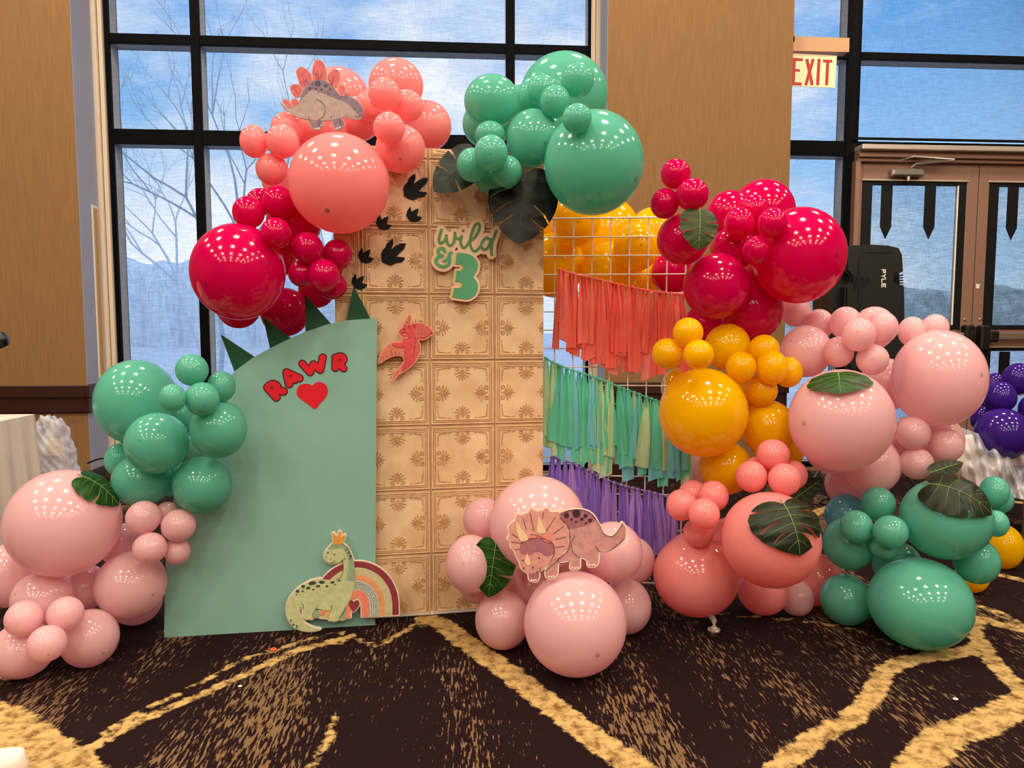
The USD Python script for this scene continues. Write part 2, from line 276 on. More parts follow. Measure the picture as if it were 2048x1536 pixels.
struct('trim_3', cat(bx(XL, XL+.034, 5.555, 5.585, .02, 4.25, .004), bx(XL+.034, -2.566, 5.585, 5.615, .02, 4.25, .003)), M['cream'])
struct('trim_4', cat(bx(PL-.034, PL, 5.545, 5.585, .02, 4.25, .004), bx(.994, PL-.034, 5.585, 5.615, .02, 4.25, .003)), M['cream'])
struct('trim_6', cat(bx(XL, XL+.003, 5.283, 5.555, .745, 4.25), bx(XL, XL+.003, 5.283, 5.555, .136, .549)), M['reveal']); struct('trim_7', cat(bx(PL-.003, PL, 5.283, 5.545, .745, 4.25), bx(PL-.003, PL, 5.283, 5.545, .136, .549)), M['reveal'])
# narrow gold strip with a white border set into the left recess
g = thing('recess_strip', 'narrow tan strip with white border on the left window recess above the dark rail', 'wall strip', (XL, 5.5, .77))
part(g, 'border', bx(XL, XL+.008, 5.45, 5.535, .77, 2.02, .002), M['white']); part(g, 'insert', bx(XL+.008, XL+.012, 5.465, 5.52, .785, 2.0), paint('tan_strip', (196, 150, 96)))

# ------------------------------------------------------------------ windows
Y0, Y1, YG = 5.62, 5.77, 5.755
def window(n, xs, zs, bars_v, bars_h):
    w = f'/World/window_{n}'; UsdGeom.Xform.Define(stage, w); at_loc[w] = np.zeros(3); tag(stage.GetPrimAtPath(w), kind='structure')
    for a, b in bars_v:
        q = part(w, 'mullion', bx(a, b, Y0, Y0+.03, zs[0], zs[-1], .003), M['bar']); part(q, 'outer_profile', bx(a+.002, b-.002, Y0+.03, Y1, zs[0], zs[-1]), M['bar_outer'])
    cols = [(a[1], b[0]) for a, b in zip(bars_v[:-1], bars_v[1:])]
    for c0, c1 in cols:
        for a, b in bars_h:
            q = part(w, 'transom', bx(c0, c1, Y0+.002, Y0+.03, a, b, .003), M['bar']); part(q, 'outer_profile', bx(c0, c1, Y0+.03, Y1, a+.002, b-.002), M['bar_outer'])
        for r0, r1 in zip([b for _, b in bars_h[:-1]], [a for a, _ in bars_h[1:]]): part(w, 'pane', bx(c0, c1, YG, YG+.006, r0, r1), M['glass'])
window(1, None, (.02, 4.25), [(-2.566, -2.535), (-1.961, -1.896), (.348, .415), (.972, .994)], [(.02, .05), (2.490, 2.597), (3.204, 3.274), (4.2, 4.25)])
window(2, None, (.02, 4.25), [(2.415, 2.44), (3.012, 3.114)], [(.02, .05), (2.49, 2.604), (3.228, 3.285), (4.2, 4.25)])
window(3, None, (2.50, 4.25), [(3.114, 3.118), (5.3, 5.35)], [(2.50, 2.604), (3.228, 3.285), (4.2, 4.25)])
def shade(label, x0, x1, z0, z1, y=5.602):
    s = thing('roller_shade', label, 'roller shade', ((x0+x1)/2, y, z0)); xs = np.linspace(x0, x1, 24); v, f = grid_plane(xs, np.linspace(z0, z1, 12), 0)
    part(s, 'cloth', (np.stack([v[:, 0], y+.003*np.sin(v[:, 0]*5+v[:, 1]), v[:, 1]], 1), f), M['shade'], True)
    part(s, 'hem_bar', bx(x0, x1, y-.006, y+.006, z0, z0+.02, .003), M['bar']); part(s, 'roller', tube([(x0, y, 4.22), (x1, y, 4.22)], .022, 12), M['cream'])
shade('see-through woven roller shade over the wide window behind the tin-tile panel', -2.56, .99, .05, 4.2)
shade('see-through woven roller shade over the narrow window behind the exit sign', 2.42, 3.06, .05, 4.2); shade('see-through woven roller shade above the double door', 3.07, 5.32, 2.61, 4.2)

# ------------------------------------------------------------------ double door with closers, push bars and pointed black tabs
df = '/World/trim_5'; UsdGeom.Xform.Define(stage, df); at_loc[df] = np.zeros(3); tag(stage.GetPrimAtPath(df), kind='structure')
part(df, 'header_cap', bx(3.09, 5.3, 5.50, 5.76, 2.515, 2.556, .006), M['chrome'])
for k, (z0, z1, y) in enumerate(((2.49, 2.515, 5.55), (2.465, 2.49, 5.535), (2.437, 2.465, 5.56))): part(df, 'header_band', bx(3.09, 5.3, y, 5.76, z0, z1, .004), M['door'])
part(df, 'jamb', bx(3.075, 3.115, 5.56, 5.76, 0, 2.44, .004), M['door']); part(df, 'jamb', bx(5.13, 5.17, 5.56, 5.76, 0, 2.44, .004), M['door'])
YD = 5.60
def leaf(n, x0, x1, g0, g1):
    d = f'/World/door_{n}'; UsdGeom.Xform.Define(stage, d); at_loc[d] = np.zeros(3); tag(stage.GetPrimAtPath(d), kind='structure')
    P = lambda nm, *a, m='door', ch=.004: part(d, nm, bx(*a, ch), M[m])
    P('stile', x0, g0, YD, YD+.05, .01, 2.437); P('stile', g1, x1, YD, YD+.05, .01, 2.437); P('rail', g0, g1, YD, YD+.05, 2.30, 2.437); P('rail', g0, g1, YD+.01, YD+.05, .985, 1.13); P('rail', g0, g1, YD, YD+.05, .01, .25)
    for a, b in ((1.13, 2.30), (.25, .985)):
        P('glazing_bead', g0-.012, g1+.012, YD-.008, YD+.004, b-.004, b+.010, m='chrome', ch=.002)
        P('gasket', g0, g0+.085, YD+.004, YD+.045, a, b, m='gasket', ch=.002); P('gasket', g1-.062, g1, YD+.004, YD+.045, a, b, m='gasket', ch=.002); P('gasket', g0+.085, g1-.062, YD+.004, YD+.045, b-.03, b, m='gasket', ch=.002); P('gasket', g0+.085, g1-.062, YD+.004, YD+.045, a, a+.035, m='gasket', ch=.002)
        P('inner_bead', g1-.074, g1-.062, YD+.006, YD+.03, a+.035, b-.03, m='white', ch=.001)
        part(d, 'pane', bx(g0+.085, g1-.07, YD+.03, YD+.036, a+.03, b-.03), M['glass'])
        part(d, 'shade_cloth', bx(g0+.085, g1-.07, YD+.012, YD+.014, a+.03, b-.03), M['shade'])
        for tx in (g0+.205, g1-.30):
            tabs = Polygon([(tx-.046, b-.035), (tx+.046, b-.035), (tx+.046, b-.36 if b > 1.5 else b-.33), (tx, b-.455 if b > 1.5 else b-.42), (tx-.046, b-.36 if b > 1.5 else b-.33)])
            pl = Plane((0, YD+.008, 0), 0); part(d, 'pointed_tab', pl.slab(tabs, 0, .003), M['gasket'])
    P('push_bar', g0+.02, g1-.01, YD-.075, YD-.03, 1.045, 1.105, m='steel', ch=.008); 
    hx = x1-.06 if n == 1 else x0+.06
    P('latch_case', hx-.04, hx+.04, YD-.085, YD, .96, 1.165, m='plastic_black', ch=.014); P('latch_cover', hx+(-.01 if n == 1 else .03), hx+(.03 if n == 1 else .11), YD-.09, YD-.02, 1.03, 1.12, m='plastic_black', ch=.012)
    for z in (1.21,): part(d, 'screw', lathe([(.012, 0), (.012, .004), (.006, .007), (0, .007)], (hx, YD, z), (0, -1, 0), 12), M['steel'])
    c = g0+.30 if n == 1 else g1-.05
    P('closer_body', c-.09, c+.17, YD-.06, YD, 2.325, 2.385, m='steel', ch=.012); part(d, 'closer_pivot', lathe([(0, 0), (.016, 0), (.016, .05), (0, .05)], (c+.05, YD-.035, 2.29), (0, 0, 1), 14), M['steel'])
    part(d, 'closer_arm', cat(tube([(c+.07, YD-.035, 2.39), (c+.10, YD-.05, 2.42), (c+.36, YD-.12, 2.435)], .010, 6), tube([(c+.36, YD-.12, 2.44), (c+.06, YD-.07, 2.47), (c-.05, YD-.02, 2.45)], .009, 6)), M['steel'])
leaf(1, 3.118, 4.112, 3.155, 4.018); leaf(2, 4.120, 5.128, 4.205, 5.09)
st = solo('door_sticker', 'tiny white torn sticker on the stile where the two doors meet', 'sticker', Plane((4.15, YD-.001, 1.48), 0).slab(Polygon([(-.018, -.02), (.012, -.022), (.008, 0), (.02, .016), (-.004, .012), (-.02, .02)]), 0, .001), M['white'])

# ------------------------------------------------------------------ exit sign on the pier beside the window
ep = Plane((2.74, 5.47, 3.1), 0)
e = thing('exit_sign', 'lit exit sign with red letters under a tan housing beside the middle wall column', 'exit sign', (2.74, 5.47, 2.98))
t = ep.uv; a, b, c_, d_ = t(1575, 107), t(1673, 112), t(1669, 176), t(1575, 172)
part(e, 'panel', ep.slab(Polygon([a, b, c_, d_]), -.006, .006), mat('exit_panel', S(236, 206, 160), .3, emit=(S(255, 226, 178), .30)))
part(e, 'housing', ep.slab(Polygon([t(1570, 75), t(1695, 79), t(1694, 107), t(1570, 104)]), -.06, .03), paint('housing_tan', (204, 158, 116)))
part(e, 'bracket', bx(2.41, 2.5, 5.44, 5.5, 3.27, 3.36, .004), M['housing_tan'])
K = (1560, 0, 9.309)
def letters(pl, items, w, crop): return unary_union([pl.stroke(q, w, crop, False) for q in items])
ex = [[(258, 1105), (415, 1105)], [(258, 1105), (232, 1330), (225, 1560)], [(245, 1310), (355, 1312)], [(225, 1545), (395, 1545)]]
def bar(pl, a, b, w, crop, cap='flat'):
    q = pl.trace([a, b], crop); k = np.linalg.norm(pl.trace([(0, 0)], crop)[0]-pl.trace([(100, 0)], crop)[0])/100; return LineString(q).buffer(w*k/2, cap_style=cap)
EX = unary_union([bar(ep, a, b, w, K) for a, b, w in [((262, 1085), (235, 1590), 52), ((240, 1110), (415, 1118), 44), ((248, 1312), (360, 1320), 44), ((225, 1562), (395, 1570), 44),
    ((490, 1105), (590, 1590), 52), ((610, 1105), (470, 1590), 52), ((718, 1105), (690, 1590), 52), ((795, 1140), (962, 1146), 44), ((880, 1130), (858, 1590), 52)]])
part(e, 'lettering', ep.slab(EX, .006, .010), mat('exit_red', S(176, 12, 8), .4, emit=(S(255, 20, 8), .04)), label='red letters reading EXIT')

# ------------------------------------------------------------------ ceiling lamps (above the frame; they light the room and shine in the balloons)
NTH = ('first', 'second', 'third', 'fourth', 'fifth', 'sixth', 'seventh', 'eighth', 'ninth')
for iy, ly in enumerate(np.linspace(4.2, -5.8, 6)):
    for ix, lx in enumerate(np.linspace(-4.7, 5.3, 6)):
        l = thing('ceiling_light', f'round warm ceiling downlight, {NTH[ix]} from the left in the {NTH[iy]} row from the windows', 'ceiling light', (lx, ly, H-.03), 'recessed ceiling downlights')
        part(l, 'trim_ring', lathe([(.265, .03), (.29, .03), (.295, .012), (.28, 0), (.265, .004), (.265, .03)], (lx, ly, H-.03), (0, 0, 1), 20), M['white'])
        part(l, 'diffuser', lathe([(.0, 0), (.26, 0)], (lx, ly, H-.028), (0, 0, 1), 16), M['lamp'])

# ------------------------------------------------------------------ outside: pale pavement, bare trees, a far wooded rise
struct('ground_outside', bx(-60, 90, 5.96, 130, -.3, -.02), M['lawn'])
def bare_tree(x, y, h, seed, label, m, lean=0.0, depth=5):
    r = np.random.default_rng(seed); t = thing('bare_tree', label, 'tree', (x, y, -.02)); trunk, limbs = [], []
    def grow(p, d, L, rad, k):
        q = [p]; dd = d.copy()
        for _ in range(4):
            dd = dd+r.normal(0, .10, 3)+np.array([0, 0, .03]); dd /= np.linalg.norm(dd); q.append(q[-1]+dd*L/4)
        (trunk if k == 0 else limbs).append(tube(q, np.linspace(rad, rad*.62, 5), 6 if k < 2 else 4, False))
        if k < depth:
            for _ in range(3 if k < 3 else 2):
                s = r.normal(0, 1, 3); s -= (s@dd)*dd; s /= np.linalg.norm(s); nd = dd*math.cos(.5)+s*math.sin(.5)*r.uniform(.7, 1.3); nd[2] += .12; grow(q[-1] if r.random() < .6 else q[-2], nd/np.linalg.norm(nd), L*r.uniform(.62, .8), rad*.6, k+1)
    grow(np.array([x, y, -.1]), np.array([lean, 0, 1.0]), h*.3, h*.008, 0)
    part(t, 'trunk', cat(*trunk), m, True); part(t, 'branches', cat(*limbs), m, True)
bare_tree(-4.6, 14, 7.6, 3, 'bare tree with fanning branches seen through the leftmost window pane', M['bark'], .05)
bare_tree(-3.1, 19, 8.2, 5, 'bare tree seen through the second window column left of the pink balloons', M['far_bark'], -.04)
bare_tree(-9.0, 26, 9.5, 8, 'far bare tree at the left edge of the left window', M['far_bark']); bare_tree(-5.6, 30, 9.0, 11, 'far bare tree low in the left window behind the teal bunch', M['far_bark'])
bare_tree(-1.0, 27, 8.4, 13, 'far bare tree behind the arch seen between fuchsia balloons and panel', M['far_bark'])
def rise(name, label, x0, x1, y, h, seed, m='hedge'):
    xs = np.linspace(x0, x1, 160); prof = h*(.55+.45*meshkit.fbm(np.stack([xs*.18, xs*0+seed, xs*0], 1), 4, seed)*1.3); v = []; f = []
    for k, x in enumerate(xs):
        for j in range(7):
            a = math.pi*j/6; v.append((x, y-math.cos(a)*2.5+.4*math.sin(x*3+j), prof[k]*math.sin(a)**.7-.1))
    for k in range(len(xs)-1):
        for j in range(6): q = k*7+j; f += [[q, q+7, q+8], [q, q+8, q+1]]
    solo(name, label, 'tree line', (np.array(v), np.array(f)), M[m], True)
rise('tree_line', 'far grey-green wooded rise low behind the door glass', 14, 64, 52, 4.3, 4)
rise('bare_woods', 'pale grey bare woods far behind the left window', -34, -.5, 46, 6.5, 9, 'woods')

# ------------------------------------------------------------------ tin-tile panel
BD = Plane((-0.335, 2.815, 0), 6.5); TP = Plane((-1.104, 2.694, 0), 4.5)
bl, br = BD.uv(670, 620)[0], BD.uv(1086, 700)[0]; top = BD.uv(900, 299)[1]
pb = thing('tile_panel', 'tall cream panel of pressed-tin style tiles standing behind the teal board', 'backdrop panel', BD.world([[(bl+br)/2, 0, -.015]])[0])
edge = rect(bl, .004, br, top)
part(pb, 'backing_board', BD.slab(edge, -.022, 0), M['joint'])
part(pb, 'bottom_strip', BD.slab(rect(bl, .004, br, .016), 0, .0085), M['white'])
u0, v0, s = BD.uv(859, 721)[0], BD.uv(859, 721)[1], None
s = ((BD.uv(987, 721)-BD.uv(859, 721))[0]+(BD.uv(859, 721)-BD.uv(859, 983))[1]/2)/2
def fleur():                                                       # one fleur-de-lis spray, base at the origin, pointing up, unit tile
    q = [LineString([(0, .0), (0, .17)]).buffer(.009), Polygon([(-.016, .075), (0, .20), (.016, .075)])]
    for sx in (-1, 1):
        for x1, y1, w in ((.045, .155, .011), (.085, .125, .011), (.115, .085, .010)):
            q.append(LineString(spline([(sx*.008, .03), (sx*x1*.55, y1*.85), (sx*x1, y1)], 5, False)).buffer(w*.75)); q.append(Point(sx*x1, y1).buffer(w, quad_segs=3))
        sp = [(sx*(.075+.030*math.cos(t)*(1-t/9)), .015+.030*math.sin(t)*(1-t/9)) for t in np.linspace(-2.2, 5.0, 14)]; q.append(LineString(sp).buffer(.0065, quad_segs=2))
    return unary_union(q)
fl1 = affinity.translate(fleur(), 0, -.5+.12)
corner = [LineString(spline([(-.5+.125, -.5+.20), (-.5+.135, -.5+.135), (-.5+.20, -.5+.125)], 4, False)).buffer(.007)]
dash = [rect(-.5+.112, y-.022, -.5+.124, y+.022) for y in (-.27, -.205, .205, .27)]
orn = unary_union([affinity.rotate(unary_union([fl1]+dash+corner), k*90, origin=(0, 0)) for k in range(4)])
def ring(i, w): return rect(-.5+i, -.5+i, .5-i, .5-i).difference(rect(-.5+i+w, -.5+i+w, .5-i-w, .5-i-w))
mould = unary_union([ring(.022, .018), ring(.058, .010), ring(.082, .012)]); groove = unary_union([ring(.012, .007), ring(.045, .009), ring(.070, .007)])
for r in range(-5, 5):
    for c in range(-3, 3):
        cu, cv = u0+(c+.5)*s, v0+(r+.5)*s
        def put(sh): return affinity.translate(affinity.scale(sh, s, s, origin=(0, 0)), cu, cv).intersection(edge)
        plate = put(rect(-.494, -.494, .494, .494))
        if plate.area < .001: continue
        tl = part(pb, 'tile', BD.slab(plate, 0, .005), M['tin'])
        for nm, sh, w, m in (('moulding', mould, .0035, 'moulding'), ('groove_line', groove, .0008, 'ornament'), ('ornament', orn, .0022, 'ornament')):
            q = put(sh)
            if q.area > 1e-4: part(tl, nm, BD.slab(q, .005, .005+w), M[m], kind='stuff' if nm != 'moulding' else None)
BS = BD.off(.0088)

# ------------------------------------------------------------------ teal dinosaur-back board with green spikes, RAWR and heart
tb = thing('dinosaur_back_board', 'tall teal board with a curved back, green spikes, RAWR lettering and red heart', 'backdrop board', TP.world([[.36, 0, 0]])[0])
curve = [(754, 637), (735, 637.5), (690, 641), (650, 650), (610, 664), (575, 679), (541, 696), (506, 715), (470, 742), (440, 773), (412, 812), (388, 858), (368, 910), (352, 968), (341, 1030), (334, 1090), (330, 1150), (328, 1276)]
body = Polygon(np.vstack([TP.trace(curve), TP.trace([(750, 1251)])])).buffer(0)
part(tb, 'board', TP.slab(body, -.018, 0), M['teal_panel'])
SPK = TP.off(-.019)
for q in ([(441, 669), (512, 716), (470, 746)], [(526, 634), (584, 678), (541, 702)], [(610, 589), (664, 650), (611, 671)], [(707, 572), (745, 645), (692, 648)]):
    part(tb, 'spike', SPK.slab(SPK.poly(q), -.008, 0), M['spike'])
K = (420, 650, 5.12); red, ink = paint('bubble_red', (226, 14, 40)), paint('bubble_ink', (70, 10, 30))
LET = {'R': ([[(590, 640), (680, 740)], [(590, 640), (635, 605), (680, 620), (690, 660), (640, 690)], [(690, 665), (752, 680)]], 95),
       'A': ([[(785, 485), (810, 605)], [(785, 485), (915, 545)], [(800, 560), (870, 560)]], 92),
       'W': ([[(945, 395), (1025, 485)], [(1025, 485), (1060, 400)], [(1060, 405), (1130, 460)], [(1130, 460), (1155, 330)]], 86),
       'r': ([[(1285, 330), (1283, 440)], [(1285, 330), (1345, 320), (1370, 355), (1330, 395)], [(1330, 395), (1368, 445)]], 84)}
DOT = {'R': (632, 643), 'A': (825, 525), 'r': (1330, 360)}
T1 = TP.off(.0004)
for k, (strokes, w) in LET.items():
    sh = unary_union([T1.stroke(q, w/5.12*.98, K) for q in strokes])
    ip = part(tb, 'letter', T1.slab(sh, 0, .0012), ink)
    part(ip, 'fill', T1.slab(sh.buffer(-.0042), .0012, .0018), red)
    if k in DOT:
        o = Point(*T1.trace([DOT[k]], K)[0]); part(ip, 'counter', T1.slab(o.buffer(.0052).difference(o.buffer(.0028)), .0018, .0024), ink)
hp = T1.smooth([(1045, 622), (1085, 590), (1140, 585), (1190, 620), (1208, 675), (1185, 740), (1130, 800), (1075, 858), (1010, 815), (940, 765), (895, 720), (890, 670), (915, 620), (965, 603), (1015, 605)], K, 5)
part(tb, 'heart', T1.slab(hp, 0, .0015), red)

# ------------------------------------------------------------------ printed foam-board cutouts
board_white = paint('board_edge', (244, 226, 206)); ink2 = paint('print_ink', (62, 36, 40))
def cutout(name, label, cat_, pl, thick, outline, border, layers, edge_mat=None, group=None):
    o = thing(name, label, cat_, pl.world([[*outline.centroid.coords[0], 0]])[0], group)
    part(o, 'board', pl.slab(outline.buffer(border, quad_segs=4), 0, thick), edge_mat or board_white)
    z = thick
    for nm, sh, m in layers:
        for g in (sh if isinstance(sh, list) else [sh]):
            part(o, nm, pl.slab(g, z, z+.0005), M[m] if isinstance(m, str) else m, kind='stuff' if nm in ('print_line', 'claw', 'dot') else None)
        z += .0004
    return o
# plated dinosaur on the pink balloons
K = (450, 80, 4.096); pl = Plane(at(648, 195, 2.665), -4, 6)
watercolour('st_body', (128, 108, 122), (100, 78, 106)); watercolour('st_leaf', (202, 94, 92), (168, 60, 74)); paint('st_spot', (52, 38, 62)); watercolour('st_belly', (164, 148, 140), (146, 126, 128)); paint('st_edge', (196, 160, 150))
sb = pl.smooth([(460, 520), (492, 548), (535, 560), (580, 548), (612, 515), (628, 465), (652, 408), (692, 360), (740, 338), (792, 335), (842, 352), (886, 386), (920, 432), (952, 462), (995, 464), (1045, 478), (1094, 512), (1122, 548), (1136, 595), (1122, 640), (1085, 655), (1045, 648), (1000, 632), (955, 640), (900, 655), (820, 665), (720, 660), (640, 645), (570, 622), (520, 590), (485, 560)], K)
legs = [pl.smooth(q, K, 4) for q in ([(685, 640), (700, 690), (730, 735), (775, 738), (770, 710), (800, 660), (760, 620)], [(770, 670), (755, 692), (782, 716), (808, 710), (808, 690), (790, 668)], [(868, 630), (885, 680), (905, 735), (958, 725), (955, 690), (938, 640)], [(930, 645), (945, 690), (965, 714), (984, 700), (975, 675), (950, 640)])]
lv = [pl.smooth(q, K, 4) for q in ([(690, 370), (630, 385), (598, 305), (590, 258), (625, 228), (680, 255), (712, 310)], [(738, 338), (720, 270), (735, 195), (755, 172), (798, 182), (828, 250), (828, 330)], [(868, 368), (845, 310), (870, 262), (905, 242), (938, 270), (940, 330), (910, 388)], [(615, 460), (570, 465), (540, 405), (552, 375), (600, 372), (638, 400)], [(938, 435), (928, 400), (950, 372), (985, 390), (982, 430), (955, 455)], [(600, 535), (560, 550), (548, 505), (570, 488), (598, 500)], [(520, 555), (485, 520), (480, 495), (520, 500), (548, 545)], [(985, 465), (980, 440), (1008, 438), (1030, 455)])]
spots = [Point(*pl.trace([q[:2]], K)[0]).buffer(q[2]/4.096/1450*2.7, quad_segs=4) for q in ((765, 364, 24), (828, 380, 15), (698, 404, 13), (750, 408, 10), (795, 412, 9), (867, 411, 9), (845, 428, 6), (768, 435, 5), (672, 440, 6), (720, 368, 7))]
lines = [pl.stroke(q, .9, K) for q in ([(755, 490), (810, 530), (828, 590), (800, 640), (765, 662)], [(880, 625), (870, 650)], [(695, 635), (690, 660)], [(1068, 630), (1095, 636), (1112, 615)])]+[Point(*pl.trace([(1068, 573)], K)[0]).buffer(.0028)]
veins = [pl.stroke(q, .7, K, False) for q in ([(690, 370), (660, 330)], [(650, 350), (655, 380)], [(768, 330), (765, 255)], [(750, 280), (758, 325)], [(800, 270), (785, 320)], [(880, 375), (895, 300)], [(610, 450), (575, 410)], [(850, 320), (880, 370)])]
claws = [Point(*pl.trace([q], K)[0]).buffer(.0026, quad_segs=3) for q in ((745, 732), (760, 734), (775, 730), (915, 730), (930, 729), (946, 722), (795, 708))]
back = sb.intersection(pl.smooth([(440, 500), (560, 560), (700, 420), (780, 430), (900, 480), (1000, 520), (1150, 640), (1160, 300), (700, 150), (400, 300)], K))
cutout('plated_dinosaur_cutout', 'grey purple dinosaur cutout with red leaf-shaped back plates on the pink balloons', 'dinosaur cutout', pl, .005, unary_union([sb]+legs+lv), .0022,
       [('plate', lv, 'st_leaf'), ('leg', legs, 'st_body'), ('body', sb, 'st_belly'), ('back', back, 'st_body'), ('spot', spots, 'st_spot'), ('print_line', unary_union(lines+veins), ink2), ('claw', unary_union(claws), board_white)], M['st_edge'])
# long-necked dinosaur with crown and rainbow at the foot of the teal board
K = (540, 1010, 5.484); pl = TP.off(.034)
for n, a, b in (('br_body', (214, 216, 164), (184, 200, 150)), ('br_back', (160, 186, 150), (140, 168, 138)), ('rb_burgundy', (156, 68, 76), (134, 52, 64)), ('rb_sage', (216, 210, 164), (200, 194, 150)), ('rb_orange', (244, 176, 120), (228, 154, 104)), ('rb_dots', (214, 222, 212), (202, 210, 200)), ('rb_coral', (248, 152, 126), (238, 132, 110)), ('crown', (238, 178, 84), (222, 150, 66))): watercolour(n, a, b)
paint('br_spot', (58, 78, 66))
bb = pl.smooth([(700, 412), (660, 445), (620, 490), (598, 545), (612, 595), (650, 625), (700, 632), (755, 622), (800, 605), (806, 660), (795, 725), (768, 782), (720, 815), (625, 808), (530, 802), (440, 828), (345, 880), (265, 950), (208, 1030), (185, 1120), (190, 1200), (222, 1272), (272, 1330), (335, 1362), (420, 1378), (500, 1372), (556, 1352), (480, 1335), (400, 1295), (352, 1240), (322, 1180), (325, 1125), (350, 1110), (362, 1180), (362, 1238), (420, 1244), (472, 1240), (484, 1180), (512, 1130), (600, 1146), (662, 1150), (656, 1200), (645, 1252), (690, 1262), (738, 1258), (768, 1210), (815, 1135), (865, 1060), (905, 960), (930, 860), (935, 760), (928, 650), (908, 580), (882, 510), (842, 450), (790, 415)], K, 4)
farlegs = [pl.smooth(q, K, 4) for q in ([(484, 1150), (470, 1215), (545, 1215), (540, 1150)], [(780, 1190), (760, 1245), (820, 1240), (835, 1110)])]
crown = pl.poly([(700, 418), (692, 300), (705, 302), (735, 350), (762, 280), (775, 282), (785, 345), (818, 318), (826, 325), (802, 412), (750, 428)], K)
cx, cy = pl.trace([(945, 1105)], K)[0]; kx = abs(pl.trace([(945, 1105)], K)[0][0]-pl.trace([(1045, 1105)], K)[0][0])/100
def arch(r0, r1, foot):
    def half(r): return affinity.scale(Point(cx, cy).buffer(1, quad_segs=24), r*kx, (r+45)*kx).union(rect(cx-r*kx, cy-foot*kx, cx+r*kx, cy))
    o = half(r0).intersection(rect(-9, cy-foot*kx, 9, 9)); return o if r1 <= 0 else o.difference(half(r1))
bands = [('rb_burgundy', 466, 402), ('rb_sage', 392, 322), ('rb_orange', 312, 256), ('rb_dots', 246, 152), ('rb_coral', 142, 64)]
cut_left = pl.poly([(330, 500), (1500, 500), (1500, 1300), (545, 1230), (545, 1145), (330, 1145)], K)
bsh = [(m, arch(a, b, 122).buffer(.001).intersection(cut_left)) for m, a, b in bands]
dots = [Point(cx+r*kx*math.cos(t)+rng.normal(0, .0008), max(cy+(r+45)*kx*math.sin(t), cy-.0)+rng.normal(0, .0008)).buffer(.0014, quad_segs=2) for r in (168, 190, 212, 232) for t in np.linspace(.02, 1.75, int(r/6.5))]
dots += [Point(cx+r*kx+rng.normal(0, .0008), cy-j*kx+rng.normal(0, .0008)).buffer(.0014, quad_segs=2) for r in (168, 190, 212, 232) for j in range(8, 120, 18)]
h2 = pl.smooth([(922, 1055), (945, 1036), (975, 1045), (978, 1085), (950, 1130), (918, 1162), (888, 1130), (866, 1085), (868, 1048), (898, 1036)], K, 4)
sp = [affinity.rotate(affinity.scale(Point(*pl.trace([(x, y)], K)[0]).buffer(1, quad_segs=5), w*kx, h*kx), a) for x, y, w, h, a in ((468, 846, 42, 20, 6), (572, 836, 32, 17, -4), (688, 838, 24, 13, 5), (764, 818, 14, 10, 30), (530, 880, 24, 13, 5), (628, 880, 17, 10, -5), (422, 900, 24, 14, 15), (368, 882, 20, 18, 20), (306, 934, 18, 18, 20), (478, 916, 15, 8, 10), (364, 935, 9, 13, 0), (716, 862, 10, 6, 0), (294, 972, 8, 7, 0), (842, 480, 8, 7, 0), (864, 516, 8, 13, 20), (884, 552, 9, 16, 20), (878, 580, 8, 9, 0), (262, 1300, 13, 10, -30), (298, 1312, 9, 8, 0), (232, 1255, 10, 10, 0), (300, 1330, 10, 7, 0))]
bk = bb.intersection(pl.smooth([(150, 1100), (240, 960), (380, 890), (600, 850), (800, 850), (860, 700), (850, 560), (790, 470), (640, 470), (700, 380), (960, 400), (960, 800), (760, 800), (500, 760), (200, 850)], K))
ln = [pl.stroke(q, .9, K) for q in ([(365, 1075), (372, 1130)], [(525, 1080), (512, 1125), (480, 1165), (470, 1215)], [(680, 1090), (672, 1148)], [(835, 1105), (800, 1175), (765, 1225)], [(665, 622), (700, 618), (710, 598)], [(780, 602), (812, 588), (825, 568)], [(800, 605), (806, 700), (780, 775), (730, 815)], [(790, 418), (850, 455), (885, 520), (905, 580)])]+[Point(*pl.trace([q[:2]], K)[0]).buffer(q[2]*kx, quad_segs=4) for q in ((640, 512, 8), (711, 534, 8), (622, 562, 6), (670, 578, 6))]
belly_bits = [pl.smooth(q, K, 3) for q in ([(540, 1160), (545, 1190), (590, 1192), (600, 1158)],)]
cutout('crowned_dinosaur_cutout', 'green long-necked dinosaur cutout with gold crown and rainbow at the foot of the teal board', 'dinosaur cutout', pl, .006, unary_union([bb, crown, h2]+farlegs+[b for _, b in bsh]), .0045,
       [('rainbow_band', [bsh[0][1]], bsh[0][0]), ('rainbow_band', [bsh[1][1]], bsh[1][0]), ('rainbow_band', [bsh[2][1]], bsh[2][0]), ('rainbow_band', [bsh[3][1]], bsh[3][0]), ('rainbow_band', [bsh[4][1]], bsh[4][0]), ('dot', unary_union(dots), 'gasket'), ('heart', h2, 'rb_burgundy'), ('belly_patch', belly_bits, 'rb_coral'),
        ('leg', farlegs, 'br_back'), ('body', bb, 'br_body'), ('back', bk, 'br_back'), ('spot', sp, 'br_spot'), ('print_line', unary_union(ln), 'br_spot'), ('crown', crown, 'crown')])
